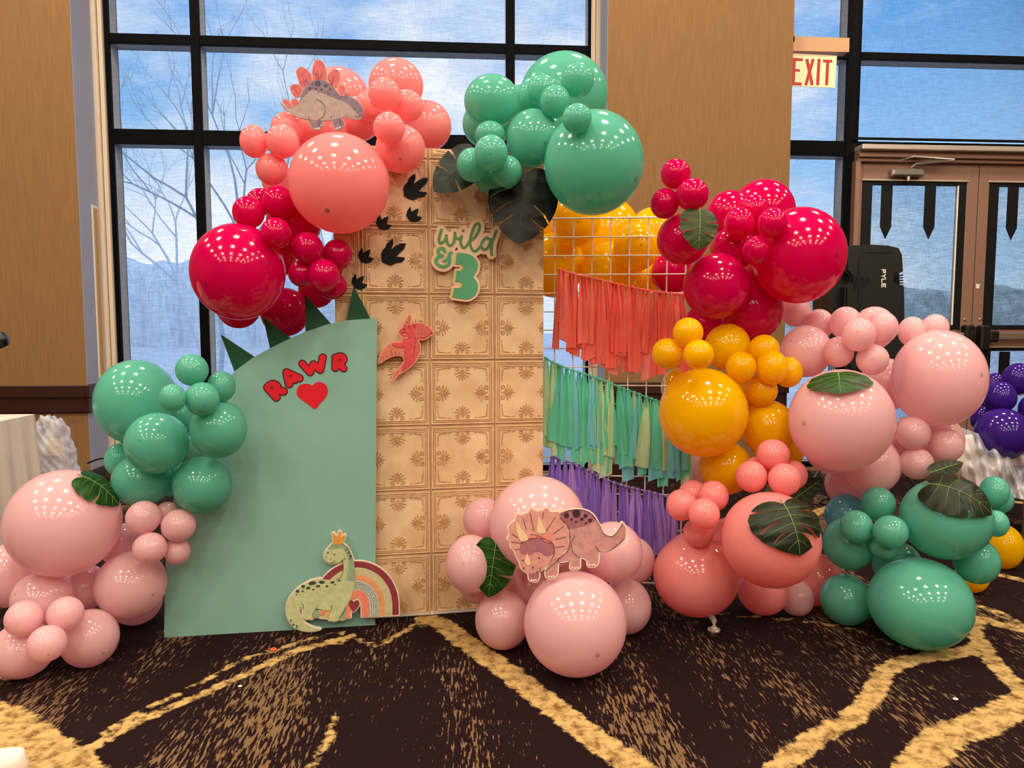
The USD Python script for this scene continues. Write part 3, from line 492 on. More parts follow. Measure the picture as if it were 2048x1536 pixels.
# three-horned dinosaur on the lavender pink balloons
K = (860, 930, 4.096); pl = Plane(at(1130, 1090, 2.36), -4, 5)
for n, a, b in (('tr_frill', (228, 168, 156), (216, 146, 140)), ('tr_body', (216, 160, 154), (194, 132, 136)), ('tr_face', (228, 164, 150), (206, 136, 138)), ('tr_top', (180, 116, 126), (160, 96, 114))): watercolour(n, a, b)
paint('tr_horn', (238, 206, 160)); paint('tr_spot', (62, 34, 50)); paint('tr_bow', (236, 140, 130))
fr = pl.poly([(640, 510), (668, 470), (700, 455), (712, 398), (752, 408), (800, 390), (828, 350), (868, 376), (915, 375), (955, 348), (985, 382), (1058, 382), (1062, 425), (1088, 468), (1125, 485), (1120, 535), (1150, 572), (1128, 608), (1140, 680), (1092, 700), (1080, 748), (1030, 760), (940, 820), (780, 860), (735, 790), (705, 738), (690, 690), (662, 665), (660, 620), (635, 600), (655, 560)], K)
bd = pl.smooth([(1060, 400), (1100, 376), (1180, 362), (1280, 372), (1340, 412), (1382, 482), (1422, 560), (1480, 582), (1530, 548), (1558, 500), (1572, 468), (1602, 520), (1594, 592), (1550, 652), (1480, 692), (1390, 706), (1380, 750), (1372, 800), (1350, 826), (1296, 826), (1285, 775), (1230, 756), (1228, 828), (1200, 850), (1150, 845), (1145, 788), (1055, 800), (1042, 880), (1012, 918), (955, 915), (950, 850), (1000, 770), (1080, 740), (1130, 690), (1140, 600), (1130, 520), (1080, 465)], K, 5)
face = pl.smooth([(742, 640), (800, 605), (880, 596), (960, 610), (1012, 650), (1016, 720), (990, 780), (940, 832), (880, 872), (822, 886), (772, 862), (742, 820), (735, 740)], K)
fleg = pl.smooth([(815, 870), (812, 930), (840, 948), (878, 945), (892, 880)], K, 4)
topf = face.intersection(pl.smooth([(730, 560), (880, 560), (1030, 580), (1040, 690), (960, 745), (880, 705), (800, 740), (730, 690)], K, 6)); topb = bd.intersection(pl.smooth([(1040, 330), (1300, 330), (1360, 430), (1300, 480), (1150, 520), (1050, 470)], K))
horns = [pl.smooth(q, K, 5) for q in ([(745, 620), (715, 560), (704, 500), (715, 462), (745, 510), (795, 580), (800, 610)], [(880, 555), (878, 490), (895, 420), (915, 470), (948, 545)], [(778, 790), (785, 740), (797, 722), (815, 770), (824, 802), (800, 815)])]
bow = [pl.smooth(q, K, 4) for q in ([(880, 580), (820, 560), (805, 600), (880, 592)], [(905, 575), (990, 545), (1000, 620), (960, 625), (905, 598)], [(875, 570), (905, 570), (910, 600), (876, 602)])]
spt = [Point(*pl.trace([q[:2]], K)[0]).buffer(q[2]/4.096/1450*2.4, quad_segs=5) for q in ((1198, 394, 32), (1118, 410, 20), (1272, 412, 16), (1310, 450, 15), (1243, 440, 13), (1157, 442, 10), (1195, 462, 9), (1276, 472, 8))]
ln = [pl.stroke(q, .9, K) for q in ([(820, 390), (850, 535)], [(930, 385), (918, 440)], [(1025, 425), (945, 545)], [(1095, 495), (1010, 560)], [(1110, 585), (1025, 605)], [(1100, 660), (1030, 670)], [(760, 430), (790, 520)], [(670, 560), (720, 590)], [(665, 625), (740, 635)], [(690, 690), (730, 685)], [(1062, 430), (1130, 500), (1145, 600), (1130, 690), (1070, 750), (960, 850), (900, 875)], [(1185, 575), (1155, 640), (1170, 710), (1225, 755)], [(1355, 660), (1390, 705), (1480, 692), (1594, 592)], [(1045, 765), (1065, 800), (1145, 788)], [(905, 828), (898, 862), (870, 872)], [(742, 640), (800, 605), (880, 596), (960, 610), (1012, 650), (1016, 720), (990, 780)], [(1075, 400), (1180, 362), (1300, 382), (1380, 480), (1425, 560), (1500, 575), (1572, 480)], [(820, 565), (880, 575), (990, 625)])]+[Point(*pl.trace([q], K)[0]).buffer(.0026) for q in ((760, 776), (893, 757), (768, 840), (842, 835))]
cl = [Point(*pl.trace([q], K)[0]).buffer(.0034, quad_segs=3) for q in ((830, 938), (848, 940), (866, 936), (970, 908), (990, 910), (1010, 906), (1165, 838), (1186, 840), (1206, 836), (1305, 814), (1326, 816), (1346, 812))]
cutout('horned_dinosaur_cutout', 'dusty pink three-horned dinosaur cutout with frill and bow on the lavender balloons', 'dinosaur cutout', pl, .005, unary_union([fr, bd, face, fleg]+horns), .0042,
       [('body', bd, 'tr_body'), ('back', topb, 'tr_top'), ('leg', [fleg], 'tr_top'), ('frill', fr, 'tr_frill'), ('face', face, 'tr_face'), ('forehead', topf, 'tr_top'), ('spot', spt, 'tr_spot'), ('bow', bow, 'tr_bow'), ('print_line', unary_union(ln), ink2), ('horn', horns, 'tr_horn'), ('claw', unary_union(cl), board_white)])
# pink flying dinosaur between board and panel
K = (740, 610, 9.036); pl = BD.off(.030)
for n, a, b in (('pt_body', (232, 92, 96), (214, 66, 82)), ('pt_wing', (230, 140, 112), (216, 118, 100)), ('pt_head', (220, 112, 104), (206, 92, 94)), ('pt_stripe', (186, 30, 54), (170, 24, 48))): watercolour(n, a, b, 90)
po = pl.smooth([(715, 182), (742, 250), (722, 335), (850, 328), (960, 342), (1060, 402), (1140, 500), (1075, 560), (980, 618), (872, 632), (900, 720), (902, 810), (868, 930), (800, 1040), (690, 1140), (590, 1200), (500, 1265), (420, 1352), (404, 1342), (440, 1250), (530, 1140), (612, 1040), (628, 990), (592, 930), (540, 908), (420, 914), (300, 970), (165, 1052), (152, 1030), (190, 910), (280, 770), (400, 680), (568, 665), (560, 560), (520, 490), (600, 372), (660, 250)], K, 5)
wing = po.intersection(unary_union([pl.poly([(100, 1100), (100, 640), (640, 640), (640, 960), (300, 980)], K), pl.poly([(560, 500), (700, 500), (700, 640), (560, 680)], K), pl.poly([(600, 150), (760, 150), (740, 350), (560, 420)], K), pl.poly([(380, 1380), (380, 1150), (580, 1080), (560, 1250)], K)]))
pb_ = pl.smooth([(520, 490), (600, 430), (720, 370), (850, 340), (800, 450), (830, 620), (800, 700), (790, 900), (805, 1025), (690, 1130), (580, 1190), (640, 1060), (630, 860), (640, 760), (500, 770), (405, 720), (410, 690), (560, 672), (680, 600), (700, 545), (640, 500)], K, 5).intersection(po)
arm = pl.smooth([(403, 700), (560, 680), (690, 610), (650, 760), (500, 770)], K, 5)
stp = [pl.poly(q, K) for q in ([(590, 430), (625, 415), (640, 480)], [(690, 378), (715, 370), (715, 450)], [(770, 360), (800, 360), (815, 425)])]
ln = [pl.stroke(q, .8, K) for q in ([(905, 575), (950, 590), (1030, 570), (1080, 525), (1130, 515)], [(800, 590), (835, 630), (810, 740), (790, 900), (800, 1020)], [(410, 720), (500, 770), (630, 750)], [(630, 760), (620, 860), (645, 1050), (585, 1185)], [(395, 800), (385, 850), (405, 905)], [(450, 830), (465, 895)], [(530, 850), (520, 890)], [(300, 890), (312, 945)], [(230, 930), (245, 975)], [(580, 550), (680, 560)], [(600, 630), (660, 615)], [(560, 515), (650, 500), (705, 560), (690, 610)], [(660, 300), (690, 330)], [(700, 250), (712, 300)], [(610, 360), (635, 390)])]+[Point(*pl.trace([q], K)[0]).buffer(.0022) for q in ((935, 522), (1105, 490))]
cutout('flying_dinosaur_cutout', 'pink flying dinosaur cutout between the teal board and the tile panel', 'dinosaur cutout', pl, .005, po, .0030,
       [('head', po, 'pt_head'), ('wing', wing, 'pt_wing'), ('body', pb_, 'pt_body'), ('arm', arm, 'pt_body'), ('stripe', stp, 'pt_stripe'), ('print_line', unary_union(ln), 'pt_stripe')], paint('pt_edge', (250, 176, 146)))
# the "wild & 3" sign
K = (850, 430, 8.082); pl = BD.off(.022); paint('sign_green', (84, 168, 128)); paint('sign_deep', (92, 142, 92)); paint('sign_yellow', (232, 198, 84)); paint('sign_board', (238, 204, 172))
wl = [pl.stroke(q, 46/8.082, K) for q in ([(262, 245), (236, 340), (224, 415), (246, 458), (292, 440), (326, 395), (345, 335)], [(342, 345), (352, 430), (372, 478), (410, 500), (452, 462), (472, 400), (482, 295)], [(478, 330), (500, 375), (545, 392), (592, 350)], [(592, 345), (574, 440), (592, 505), (622, 535), (662, 510), (706, 440)], [(706, 440), (800, 365), (862, 262), (880, 180), (850, 140), (800, 180), (752, 300), (725, 430), (742, 530), (792, 588), (850, 560), (905, 500)], [(1020, 385), (985, 375), (935, 420), (905, 495), (935, 555), (990, 550), (1040, 480), (1060, 395)], [(1150, 262), (1112, 360), (1078, 470), (1068, 560), (1072, 640)])]+[Point(*pl.trace([(615, 258)], K)[0]).buffer(.0058)]
am = [pl.stroke(q, 52/8.082, K) for q in ([(318, 592), (300, 550), (250, 545), (210, 580), (225, 640), (280, 665), (210, 690), (176, 740), (200, 800), (255, 835), (330, 835), (390, 780), (398, 700), (385, 650), (425, 612)], [(305, 748), (345, 735), (380, 690)])]
th = pl.smooth([(515, 622), (580, 618), (690, 632), (780, 680), (840, 760), (850, 840), (820, 930), (776, 1000), (815, 1050), (848, 1130), (845, 1210), (800, 1300), (700, 1362), (600, 1358), (440, 1332), (440, 1325), (468, 1190), (475, 1182), (545, 1182), (595, 1150), (590, 1105), (540, 1086), (486, 1084), (488, 1078), (508, 912), (512, 906), (575, 902), (612, 865), (600, 820), (550, 804), (490, 802), (490, 796)], K, 3)
yl = unary_union([affinity.translate(th, -.0075, -.001), affinity.translate(unary_union(am), -.004, .002)]).difference(unary_union(am+[th]))
ws = unary_union(wl)
cutout('wild_and_3_sign', 'cream cutout sign with green script lettering wild & 3 on the tile panel', 'sign', pl, .006, unary_union([ws.buffer(.004), th, unary_union(am).buffer(.003)]).buffer(.012).buffer(-.006), .0035,
       [('letter_shadow', yl, 'sign_yellow'), ('script_lettering', ws, 'sign_deep'), ('ampersand', unary_union(am), 'sign_green'), ('numeral', th, 'sign_green')], M['sign_board'])
# footprints stuck on the tile panel
K = (740, 340, 6.4)
FB = [(430, 240), (445, 195), (480, 160), (500, 110), (540, 70), (575, 52), (580, 110), (552, 185), (618, 135), (680, 106), (742, 105), (722, 165), (660, 225), (612, 272), (665, 280), (715, 285), (728, 300), (690, 340), (620, 348), (550, 382), (490, 362), (440, 335)]
FS = [(468, 580), (478, 525), (516, 470), (530, 540), (575, 510), (622, 495), (598, 590), (662, 605), (632, 648), (570, 668), (510, 650)]
LB = 'black three-toed footprint decal, '
for src, dx, dy, lab in ((FB, 0, 0, LB+'large, topmost of the trail'), (FS, 0, 0, LB+'small, below the topmost large one'), (FS, -388, 102, LB+'small, touching the edge of the largest pink balloon'), (FB, -284, 836, LB+'large, in the middle of the panel left of the sign'), (FS, -618, 526, LB+'small, left of the lower large one'), (FS, -700, 862, LB+'small, lowest, above the last green spike')):
    q = BS.poly([(x+dx, y+dy) for x, y in src], K); solo('footprint_decal', lab, 'footprint', BS.slab(q.buffer(.0012).buffer(-.0004), -.0005, .0012), M['gasket'], group='black dinosaur footprints on the tile panel')

# ------------------------------------------------------------------ white wire grid on its foot
GR = Plane((0.30, 3.02, 0), -8.5)
gx0 = GR.uv(1109.8, 500)[0]; gz0 = GR.uv(1110, 437.5)[1]; P3 = .0762
left, right = gx0-3*P3, gx0+7*P3; bot = gz0-20*P3
gw = thing('wire_grid', 'white wire grid panel on foot behind the three tissue fringes', 'grid panel', GR.world([[(left+right)/2, 0, 0]])[0])
for k in range(11):
    u = left+k*P3; part(gw, 'vertical_wire', tube(GR.world([[u, bot, 0], [u, gz0, 0]]), .0042 if k in (0, 10) else .003, 6), M['wire'])
for k in range(21):
    z = gz0-k*P3; part(gw, 'horizontal_wire', tube(GR.world([[left, z, .005], [right, z, .005]]), .0042 if k in (0, 20) else .003, 6), M['wire'])
fx = on_floor(1428, 1262); top_ = on_floor(1395, 1222); top_[2] = .05; e_ = GR.world([[right-.02, bot, 0]])[0]
part(gw, 'foot_leg', tube([e_, top_, fx+[0, 0, .04], fx+[0, 0, .012]], .011, 8), M['wire'])
part(gw, 'foot_glide', lathe([(0, 0), (.022, 0), (.024, .006), (.018, .012), (0, .012)], fx, (0, 0, 1), 16), M['chrome'])
# ------------------------------------------------------------------ tissue fringe garlands
def fringe(name, label, cord_px, n, len_px, mats, seed, w0=.030):
    r = np.random.default_rng(seed); g = GR.off(.016); q = spline([g.uv(*p) for p in cord_px], 8, False)
    d = np.r_[0, np.cumsum(np.linalg.norm(np.diff(q, axis=0), axis=1))]; o = thing(name, label, 'garland', g.world([[*q[len(q)//2], 0]])[0])
    part(o, 'cord', tube(g.world(np.c_[q, np.zeros(len(q))]), .004, 6), M[mats[-1]])
    xs = np.array([p[0] for p in cord_px]); L = [abs(g.uv(a, 600)[1]-g.uv(a, 600+b)[1]) for a, b in len_px]; lx = [g.uv(a, 600)[0] for a, _ in len_px]
    for k in range(n):
        s_ = (k+.5+r.uniform(-.2, .2))/n*d[-1]; u, z = np.interp(s_, d, q[:, 0]), np.interp(s_, d, q[:, 1])
        for lay in (0, 1):
            ln = np.interp(u, lx, L)*r.uniform(.74, 1.04) if lay else np.interp(u, lx, L)*r.uniform(.84, 1.12); w1 = w0*r.uniform(.8, 1.75); dr = r.normal(0, .012)+(.004 if lay else -.004); ph = r.uniform(0, 6.28); dep = (.026 if lay else .016)+r.uniform(-.004, .010); amp = r.uniform(.004, .011)
            nu, nv = 9, 9; v = []
            slant = r.normal(0, .05)
            for j in range(nv):
                t = j/(nv-1); wd = .013+(w1-.013)*min(1, t*1.5)**.8
                for i in range(nu):
                    a = i/(nu-1)-.5; v.append((u+a*wd+dr*t, z+.004-ln*t*(1+slant*a), dep*min(1, 3*t)+amp*math.sin(a*7+ph)*(1-.35*t)+.006*math.sin(3*t+ph)))
            f = []
            for j in range(nv-1):
                for i in range(nu-1): c = j*nu+i; f += [[c, c+1, c+nu+1], [c, c+nu+1, c+nu]]
            part(o, 'strip', (g.world(v), np.array(f)), M[mats[int(r.integers(0, len(mats)-(0 if lay == 0 else 0)))]], True)
        kn = trimesh.creation.icosphere(1, .0075); kn.apply_translation(g.world([[u, z, .004]])[0]); part(o, 'knot', kn, M[mats[0]], True)
fringe('tissue_fringe', 'salmon tissue fringe garland, the topmost on the wire grid', [(1116, 538), (1150, 549), (1200, 560), (1250, 572), (1300, 582), (1350, 588), (1368, 590)], 24, [(1110, 140), (1140, 150), (1200, 165), (1260, 165), (1320, 165), (1380, 150)], ['salmon', 'salmon', 'salmon_light'], 1)
fringe('tissue_fringe', 'mint and aqua tissue fringe garland, the middle one on the wire grid', [(1088, 714), (1110, 727), (1150, 742), (1200, 758), (1250, 778), (1310, 800), (1375, 826)], 26, [(1085, 165), (1140, 175), (1200, 180), (1260, 168), (1320, 165), (1380, 140)], ['mint', 'mint_green', 'aqua', 'mint'], 2, .036)
fringe('tissue_fringe', 'lilac purple tissue fringe garland, the lowest on the wire grid', [(1101, 914), (1130, 922), (1175, 940), (1220, 962), (1270, 977), (1310, 986), (1352, 1000)], 22, [(1090, 130), (1200, 150), (1300, 150), (1360, 110)], ['lilac', 'lilac', 'lilac_dark'], 3)

# ------------------------------------------------------------------ balloons
GROUPS = {'P': 'light pink balloons at the arch top', 'F': 'fuchsia balloons on the left of the arch', 'T': 'teal balloons at the arch top', 'YB': 'yellow balloons behind the wire grid', 'R': 'fuchsia balloons on the right', 'Y': 'yellow balloons on the right', 'B': 'lavender pink balloons on the right', 'G': 'teal balloons at the lower right', 'YF': 'yellow balloons behind the right teal bunch', 'C': 'coral balloons at the lower right', 'M': 'lavender pink balloons in front of the panel', 'L': 'lavender pink balloons at the far left', 'E': 'teal balloons at the left', 'U': 'purple balloons at the right edge'}
# key, colour, centre x y z, half sizes across, deep, high, tip direction, tip seen, group, label
BALLOONS = [
    ('P1', 'pink', -0.4244, 2.6359, 1.6534, 0.1747, 0.1739, 0.1730, -0.072, -0.745, -0.663, 1, 'P', 'largest light pink balloon, dark tip dot, below the grey dinosaur cutout with leaf plates'),
    ('P2', 'pink', -0.2555, 3.0191, 2.1158, 0.1090, 0.1064, 0.1039, 0.391, -0.919, -0.049, 0, 'P', 'mid-sized light pink balloon at the very top of the pink bunch'),
    ('P3', 'pink', -0.5122, 3.2089, 2.1195, 0.1281, 0.1263, 0.1245, 0.214, -0.864, -0.455, 0, 'P', 'mid-sized light pink balloon half hidden behind the grey plated dinosaur cutout'),
    ('P4', 'pink', -0.2727, 2.7298, 1.9906, 0.0589, 0.0590, 0.0590, -0.206, -0.909, -0.361, 0, 'P', 'small light pink balloon in front of the topmost pink balloon'),
    ('P5', 'pink', -0.1983, 2.8173, 1.9773, 0.0613, 0.0605, 0.0596, 0.037, -0.791, -0.611, 0, 'P', 'small light pink balloon right of two others, above the pink one by the teal bunch'),
    ('P6', 'pink', -0.2470, 2.6125, 1.8412, 0.0550, 0.0546, 0.0542, 0.031, -0.190, -0.981, 1, 'P', 'small light pink balloon just above the balloon with deep red tip on the tile panel'),
    ('P7', 'pink', -0.3482, 2.9377, 2.0097, 0.0613, 0.0598, 0.0583, -0.157, -0.981, 0.117, 0, 'P', 'small light pink balloon tucked beside the nose of the grey plated dinosaur'),
    ('P8', 'pink', -0.1399, 3.1244, 1.9877, 0.1038, 0.1031, 0.1024, 0.227, -0.855, -0.465, 0, 'P', 'mid-sized light pink balloon nearest the teal bunch, against the dark window bar'),
    ('P9', 'pink', -0.2184, 2.7419, 1.8028, 0.0907, 0.0889, 0.0872, 0.097, -0.780, -0.618, 1, 'P', 'mid-sized pink balloon with deep red tip overlapping the top edge of the tin-tile panel'),
    ('P10', 'pink', -0.7395, 2.7258, 1.8148, 0.0491, 0.0534, 0.0580, 0.274, -0.948, 0.162, 0, 'P', 'small light pink balloon farthest left in the pink bunch, against the window'),
    ('P11', 'pink', -0.6322, 2.6972, 1.8096, 0.0578, 0.0585, 0.0592, 0.478, -0.869, -0.128, 1, 'P', 'small light pink balloon with tip dot under the tail of the grey dinosaur cutout'),
    ('P12', 'pink', -0.6469, 2.8434, 1.8934, 0.0610, 0.0606, 0.0603, 0.576, -0.816, 0.040, 0, 'P', 'small light pink balloon directly below the tail tip of the grey plated dinosaur'),
    ('P13', 'pink', -0.6830, 2.7437, 1.7207, 0.0570, 0.0572, 0.0575, 0.211, -0.956, -0.203, 0, 'P', 'small light pink balloon left of the largest pink balloon, above the fuchsia bunch'),
    ('P14', 'pink', -0.7163, 2.9661, 1.7229, 0.0618, 0.0650, 0.0683, 0.391, -0.758, -0.522, 0, 'P', 'light pink balloon mostly hidden between the pink and fuchsia bunches on the left'),
    ('P15', 'pink', -0.5514, 2.9743, 1.9011, 0.1106, 0.1075, 0.1045, 0.272, -0.863, -0.426, 0, 'P', 'mid-sized bright pink balloon below the feet of the grey dinosaur, behind the largest pink balloon'),
    ('P16', 'pink', -0.4151, 3.0696, 1.9956, 0.0918, 0.0899, 0.0881, 0.445, -0.697, -0.562, 0, 'P', 'bright pink balloon showing under the belly of the grey plated dinosaur'),
    ('F1', 'fuchsia', -0.7704, 2.6009, 1.3402, 0.1576, 0.1620, 0.1665, -0.364, -0.882, -0.300, 1, 'F', 'largest fuchsia balloon at the left, against the left window'),
    ('F2', 'fuchsia', -0.7399, 2.6335, 1.5491, 0.0542, 0.0552, 0.0562, 0.469, -0.866, 0.171, 0, 'F', 'small fuchsia balloon just above the largest left fuchsia balloon, rimmed by window light'),
    ('F3', 'fuchsia', -0.6446, 2.6686, 1.5905, 0.0558, 0.0571, 0.0586, 0.077, -0.982, 0.173, 0, 'F', 'small deep red balloon touching the left side of the largest pink balloon'),
    ('F4', 'fuchsia', -0.7746, 2.9233, 1.6337, 0.0532, 0.0530, 0.0527, 0.537, -0.672, -0.511, 0, 'F', 'small fuchsia balloon peeking out behind two others at the top of the left fuchsia bunch'),
    ('F5', 'fuchsia', -0.6222, 2.5312, 1.4664, 0.0498, 0.0505, 0.0513, 0.333, -0.382, -0.862, 1, 'F', 'small dark fuchsia balloon in the middle above the largest left fuchsia one'),
    ('F6', 'fuchsia', -0.5324, 2.5981, 1.4241, 0.0536, 0.0542, 0.0548, 0.390, -0.778, -0.492, 0, 'F', 'small dark fuchsia balloon below the left side of the largest pink balloon'),
    ('F7', 'fuchsia', -0.4462, 2.6974, 1.4121, 0.0512, 0.0532, 0.0554, 0.232, -0.961, -0.152, 0, 'F', 'small dark fuchsia balloon overlapping the left edge of the tin-tile panel, nearest the footprints'),
    ('F8', 'fuchsia', -0.4756, 2.5870, 1.3304, 0.0540, 0.0545, 0.0551, -0.012, -0.977, -0.215, 0, 'F', 'small bright fuchsia balloon frontmost at the right end of the left fuchsia bunch'),
    ('F9', 'fuchsia', -0.4702, 2.7205, 1.2998, 0.0517, 0.0504, 0.0491, 0.479, -0.853, -0.208, 0, 'F', 'small fuchsia balloon behind and under the frontmost small one, above the second green spike'),
    ('F10', 'fuchsia', -0.5627, 2.6350, 1.3386, 0.0459, 0.0466, 0.0472, -0.022, -0.995, 0.102, 0, 'F', 'small darkest fuchsia balloon to the right of the largest left fuchsia balloon'),
    ('F11', 'fuchsia', -0.6230, 2.8075, 1.5385, 0.1005, 0.0997, 0.0988, 0.239, -0.963, 0.126, 0, 'F', 'mid-sized deep red balloon hidden behind the lower left of the largest pink balloon'),
    ('F12', 'fuchsia', -0.8336, 2.8021, 1.2284, 0.0808, 0.0824, 0.0840, 0.122, -0.976, -0.182, 0, 'F', 'fuchsia balloon hanging under the largest left fuchsia balloon, only its underside showing'),
    ('F13', 'fuchsia', -0.6897, 2.9157, 1.2085, 0.0937, 0.0947, 0.0957, 0.545, -0.571, -0.614, 1, 'F', 'mid-sized dark fuchsia balloon with tip dot between the first two green spikes'),
    ('F14', 'fuchsia', -0.5817, 2.9955, 1.2987, 0.0721, 0.0721, 0.0721, 0.501, -0.865, -0.041, 0, 'F', 'dark fuchsia balloon behind the middle green spike, left of the tin-tile panel'),
    ('F15', 'fuchsia', -0.7237, 2.9044, 1.4247, 0.0849, 0.0864, 0.0880, 0.298, -0.900, -0.318, 0, 'F', 'deep red balloon in the core of the left fuchsia bunch'),
    ('F16', 'fuchsia', -0.5095, 2.7956, 1.3822, 0.0692, 0.0698, 0.0705, -0.145, -0.954, 0.264, 0, 'F', 'dark fuchsia balloon in the core behind the small ones beside the tin-tile panel edge'),
    ('T1', 'teal', 0.4709, 2.5956, 1.7290, 0.1760, 0.1787, 0.1813, 0.772, -0.482, -0.414, 1, 'T', 'largest teal balloon at the top, in front of the right brown wall column'),
    ('T2', 'teal', 0.4532, 3.2285, 2.1588, 0.1915, 0.1837, 0.1763, -0.388, -0.922, -0.011, 0, 'T', 'big pale teal balloon at the very top of the arch, behind the small ones'),
    ('T3', 'teal', 0.1201, 2.7938, 1.9934, 0.1050, 0.1005, 0.0962, -0.079, -0.994, 0.077, 0, 'T', 'mid-sized teal balloon at the upper left of the top teal bunch, against the window bar'),
    ('T4', 'teal', 0.1077, 2.9756, 1.9601, 0.0980, 0.0961, 0.0942, -0.048, -0.994, 0.096, 0, 'T', 'pale back-lit teal balloon peeking out left behind the upper left teal balloon'),
    ('T5', 'teal', 0.2698, 2.7409, 1.8470, 0.1001, 0.1027, 0.1054, 0.406, -0.846, -0.345, 1, 'T', 'mid-sized teal balloon in the centre of the top teal bunch, left of the largest one'),
    ('T6', 'teal', 0.3428, 2.6608, 1.9580, 0.0556, 0.0563, 0.0569, -0.662, -0.698, -0.274, 1, 'T', 'small teal balloon with dark tip dot in front of the big topmost teal balloon'),
    ('T7', 'teal', 0.3075, 2.7835, 2.0362, 0.0562, 0.0559, 0.0556, 0.012, -0.865, -0.501, 0, 'T', 'small teal balloon behind and left of the tip-dotted one near the arch top'),
    ('T8', 'teal', 0.4241, 2.6736, 2.0392, 0.0594, 0.0605, 0.0616, 0.115, -0.980, -0.165, 0, 'T', 'small teal balloon highest and rightmost on the big topmost teal balloon'),
    ('T9', 'teal', 0.3834, 2.4219, 1.8326, 0.0491, 0.0484, 0.0478, 0.075, -0.953, -0.295, 0, 'T', 'small olive-tinted teal balloon just above the largest top teal balloon'),
    ('T10', 'teal', 0.1099, 2.7337, 1.8567, 0.0552, 0.0519, 0.0488, -0.205, -0.970, -0.127, 0, 'T', 'small teal balloon uppermost of the four above the dark monstera leaves'),
    ('T11', 'teal', 0.1062, 2.5592, 1.7492, 0.0587, 0.0598, 0.0609, -0.023, -0.961, -0.276, 1, 'T', 'small teal balloon with centred dark tip, frontmost above the dark monstera leaves'),
    ('T12', 'teal', 0.0437, 2.6538, 1.7283, 0.0572, 0.0586, 0.0600, -0.272, -0.961, -0.045, 0, 'T', 'small teal balloon overlapping the top of the left dark green monstera leaf'),
    ('T13', 'teal', 0.1672, 2.6490, 1.7062, 0.0538, 0.0553, 0.0568, 0.124, -0.943, -0.308, 0, 'T', 'small teal balloon above the big black monstera leaf'),
    ('T14', 'teal', 0.1241, 2.7697, 1.7216, 0.0787, 0.0772, 0.0756, 0.268, -0.859, -0.436, 0, 'T', 'teal balloon under the four small ones, touching both dark monstera leaves'),
    ('T15', 'teal', 0.2976, 2.9078, 2.0524, 0.0744, 0.0736, 0.0729, -0.123, -0.991, -0.048, 0, 'T', 'faint teal balloon left of the topmost big teal balloon, behind two small ones'),
    ('T16', 'teal', 0.2523, 3.0733, 2.0420, 0.1077, 0.1042, 0.1008, -0.113, -0.989, -0.099, 0, 'T', 'bright teal balloon in the core of the top bunch between upper left and centre ones'),
    ('T17', 'teal', 0.3785, 2.8728, 1.9108, 0.0875, 0.0851, 0.0827, 0.030, -0.994, 0.109, 0, 'T', 'dark teal balloon wedged between the centre and the largest top teal balloons'),
    ('YB1', 'yellow', 0.4986, 3.1720, 1.6136, 0.1083, 0.1124, 0.1166, 0.016, -0.981, -0.191, 1, 'YB', 'yellow balloon behind the wire grid under the largest top teal balloon'),
    ('YB2', 'yellow', 0.4252, 3.3270, 1.4324, 0.1370, 0.1428, 0.1489, 0.344, -0.933, 0.104, 0, 'YB', 'big yellow balloon behind the wire grid beside the tin-tile panel edge'),
    ('YB4', 'yellow', 0.6980, 3.5828, 1.6021, 0.1860, 0.1896, 0.1933, 0.145, -0.906, -0.398, 0, 'YB', 'biggest yellow balloon behind the top wire of the grid'),
    ('YB5', 'yellow', 0.9801, 3.7019, 1.6244, 0.1206, 0.1278, 0.1354, -0.006, -0.985, 0.174, 0, 'YB', 'yellow balloon behind the grid corner, next to the right fuchsia bunch'),
    ('YB6', 'yellow', 0.7397, 3.0499, 1.4862, 0.0977, 0.0996, 0.1015, 0.033, -0.999, -0.004, 1, 'YB', 'yellow balloon with tip dot behind the right part of the wire grid'),
    ('YB7', 'yellow', 0.6679, 3.2230, 1.3920, 0.1370, 0.1368, 0.1366, -0.221, -0.975, -0.026, 0, 'YB', 'yellow balloon behind the grid just above the salmon fringe'),
    ('YB8', 'yellow', 0.8462, 3.3643, 1.3872, 0.0965, 0.0968, 0.0970, -0.183, -0.931, 0.317, 0, 'YB', 'yellow balloon low behind the grid, left of the deep red one'),
    ('YB9', 'yellow', 0.4457, 3.4569, 1.6263, 0.1039, 0.1096, 0.1156, -0.216, -0.952, -0.218, 0, 'YB', 'yellow balloon behind the grid, right beside the big black monstera leaf'),
    ('R1', 'fuchsia', 0.7618, 2.5766, 1.6911, 0.0537, 0.0532, 0.0528, -0.583, -0.775, -0.243, 0, 'R', 'small fuchsia balloon topmost of the right fuchsia bunch, on the brown wall column'),
    ('R2', 'fuchsia', 0.8051, 2.5207, 1.6101, 0.0575, 0.0566, 0.0556, -0.126, -0.973, 0.194, 0, 'R', 'small fuchsia balloon below and right of the topmost right fuchsia one'),
    ('R3', 'fuchsia', 0.7274, 2.5892, 1.5898, 0.0507, 0.0522, 0.0538, 0.161, -0.944, -0.290, 0, 'R', 'small fuchsia balloon at the left end of the right bunch, above the grid corner'),
    ('R4', 'fuchsia', 0.8089, 2.6333, 1.4686, 0.0925, 0.0929, 0.0932, -0.649, -0.760, 0.048, 1, 'R', 'mid-sized fuchsia balloon left of the olive monstera leaf'),
    ('R5', 'fuchsia', 1.0748, 2.8751, 1.5982, 0.0938, 0.0946, 0.0954, 0.131, -0.919, -0.373, 0, 'R', 'mid-sized fuchsia balloon right above the olive monstera leaf'),
    ('R6', 'fuchsia', 1.2580, 2.9941, 1.6285, 0.1303, 0.1322, 0.1341, -0.029, -0.910, -0.413, 0, 'R', 'big fuchsia balloon at the back top of the right fuchsia bunch'),
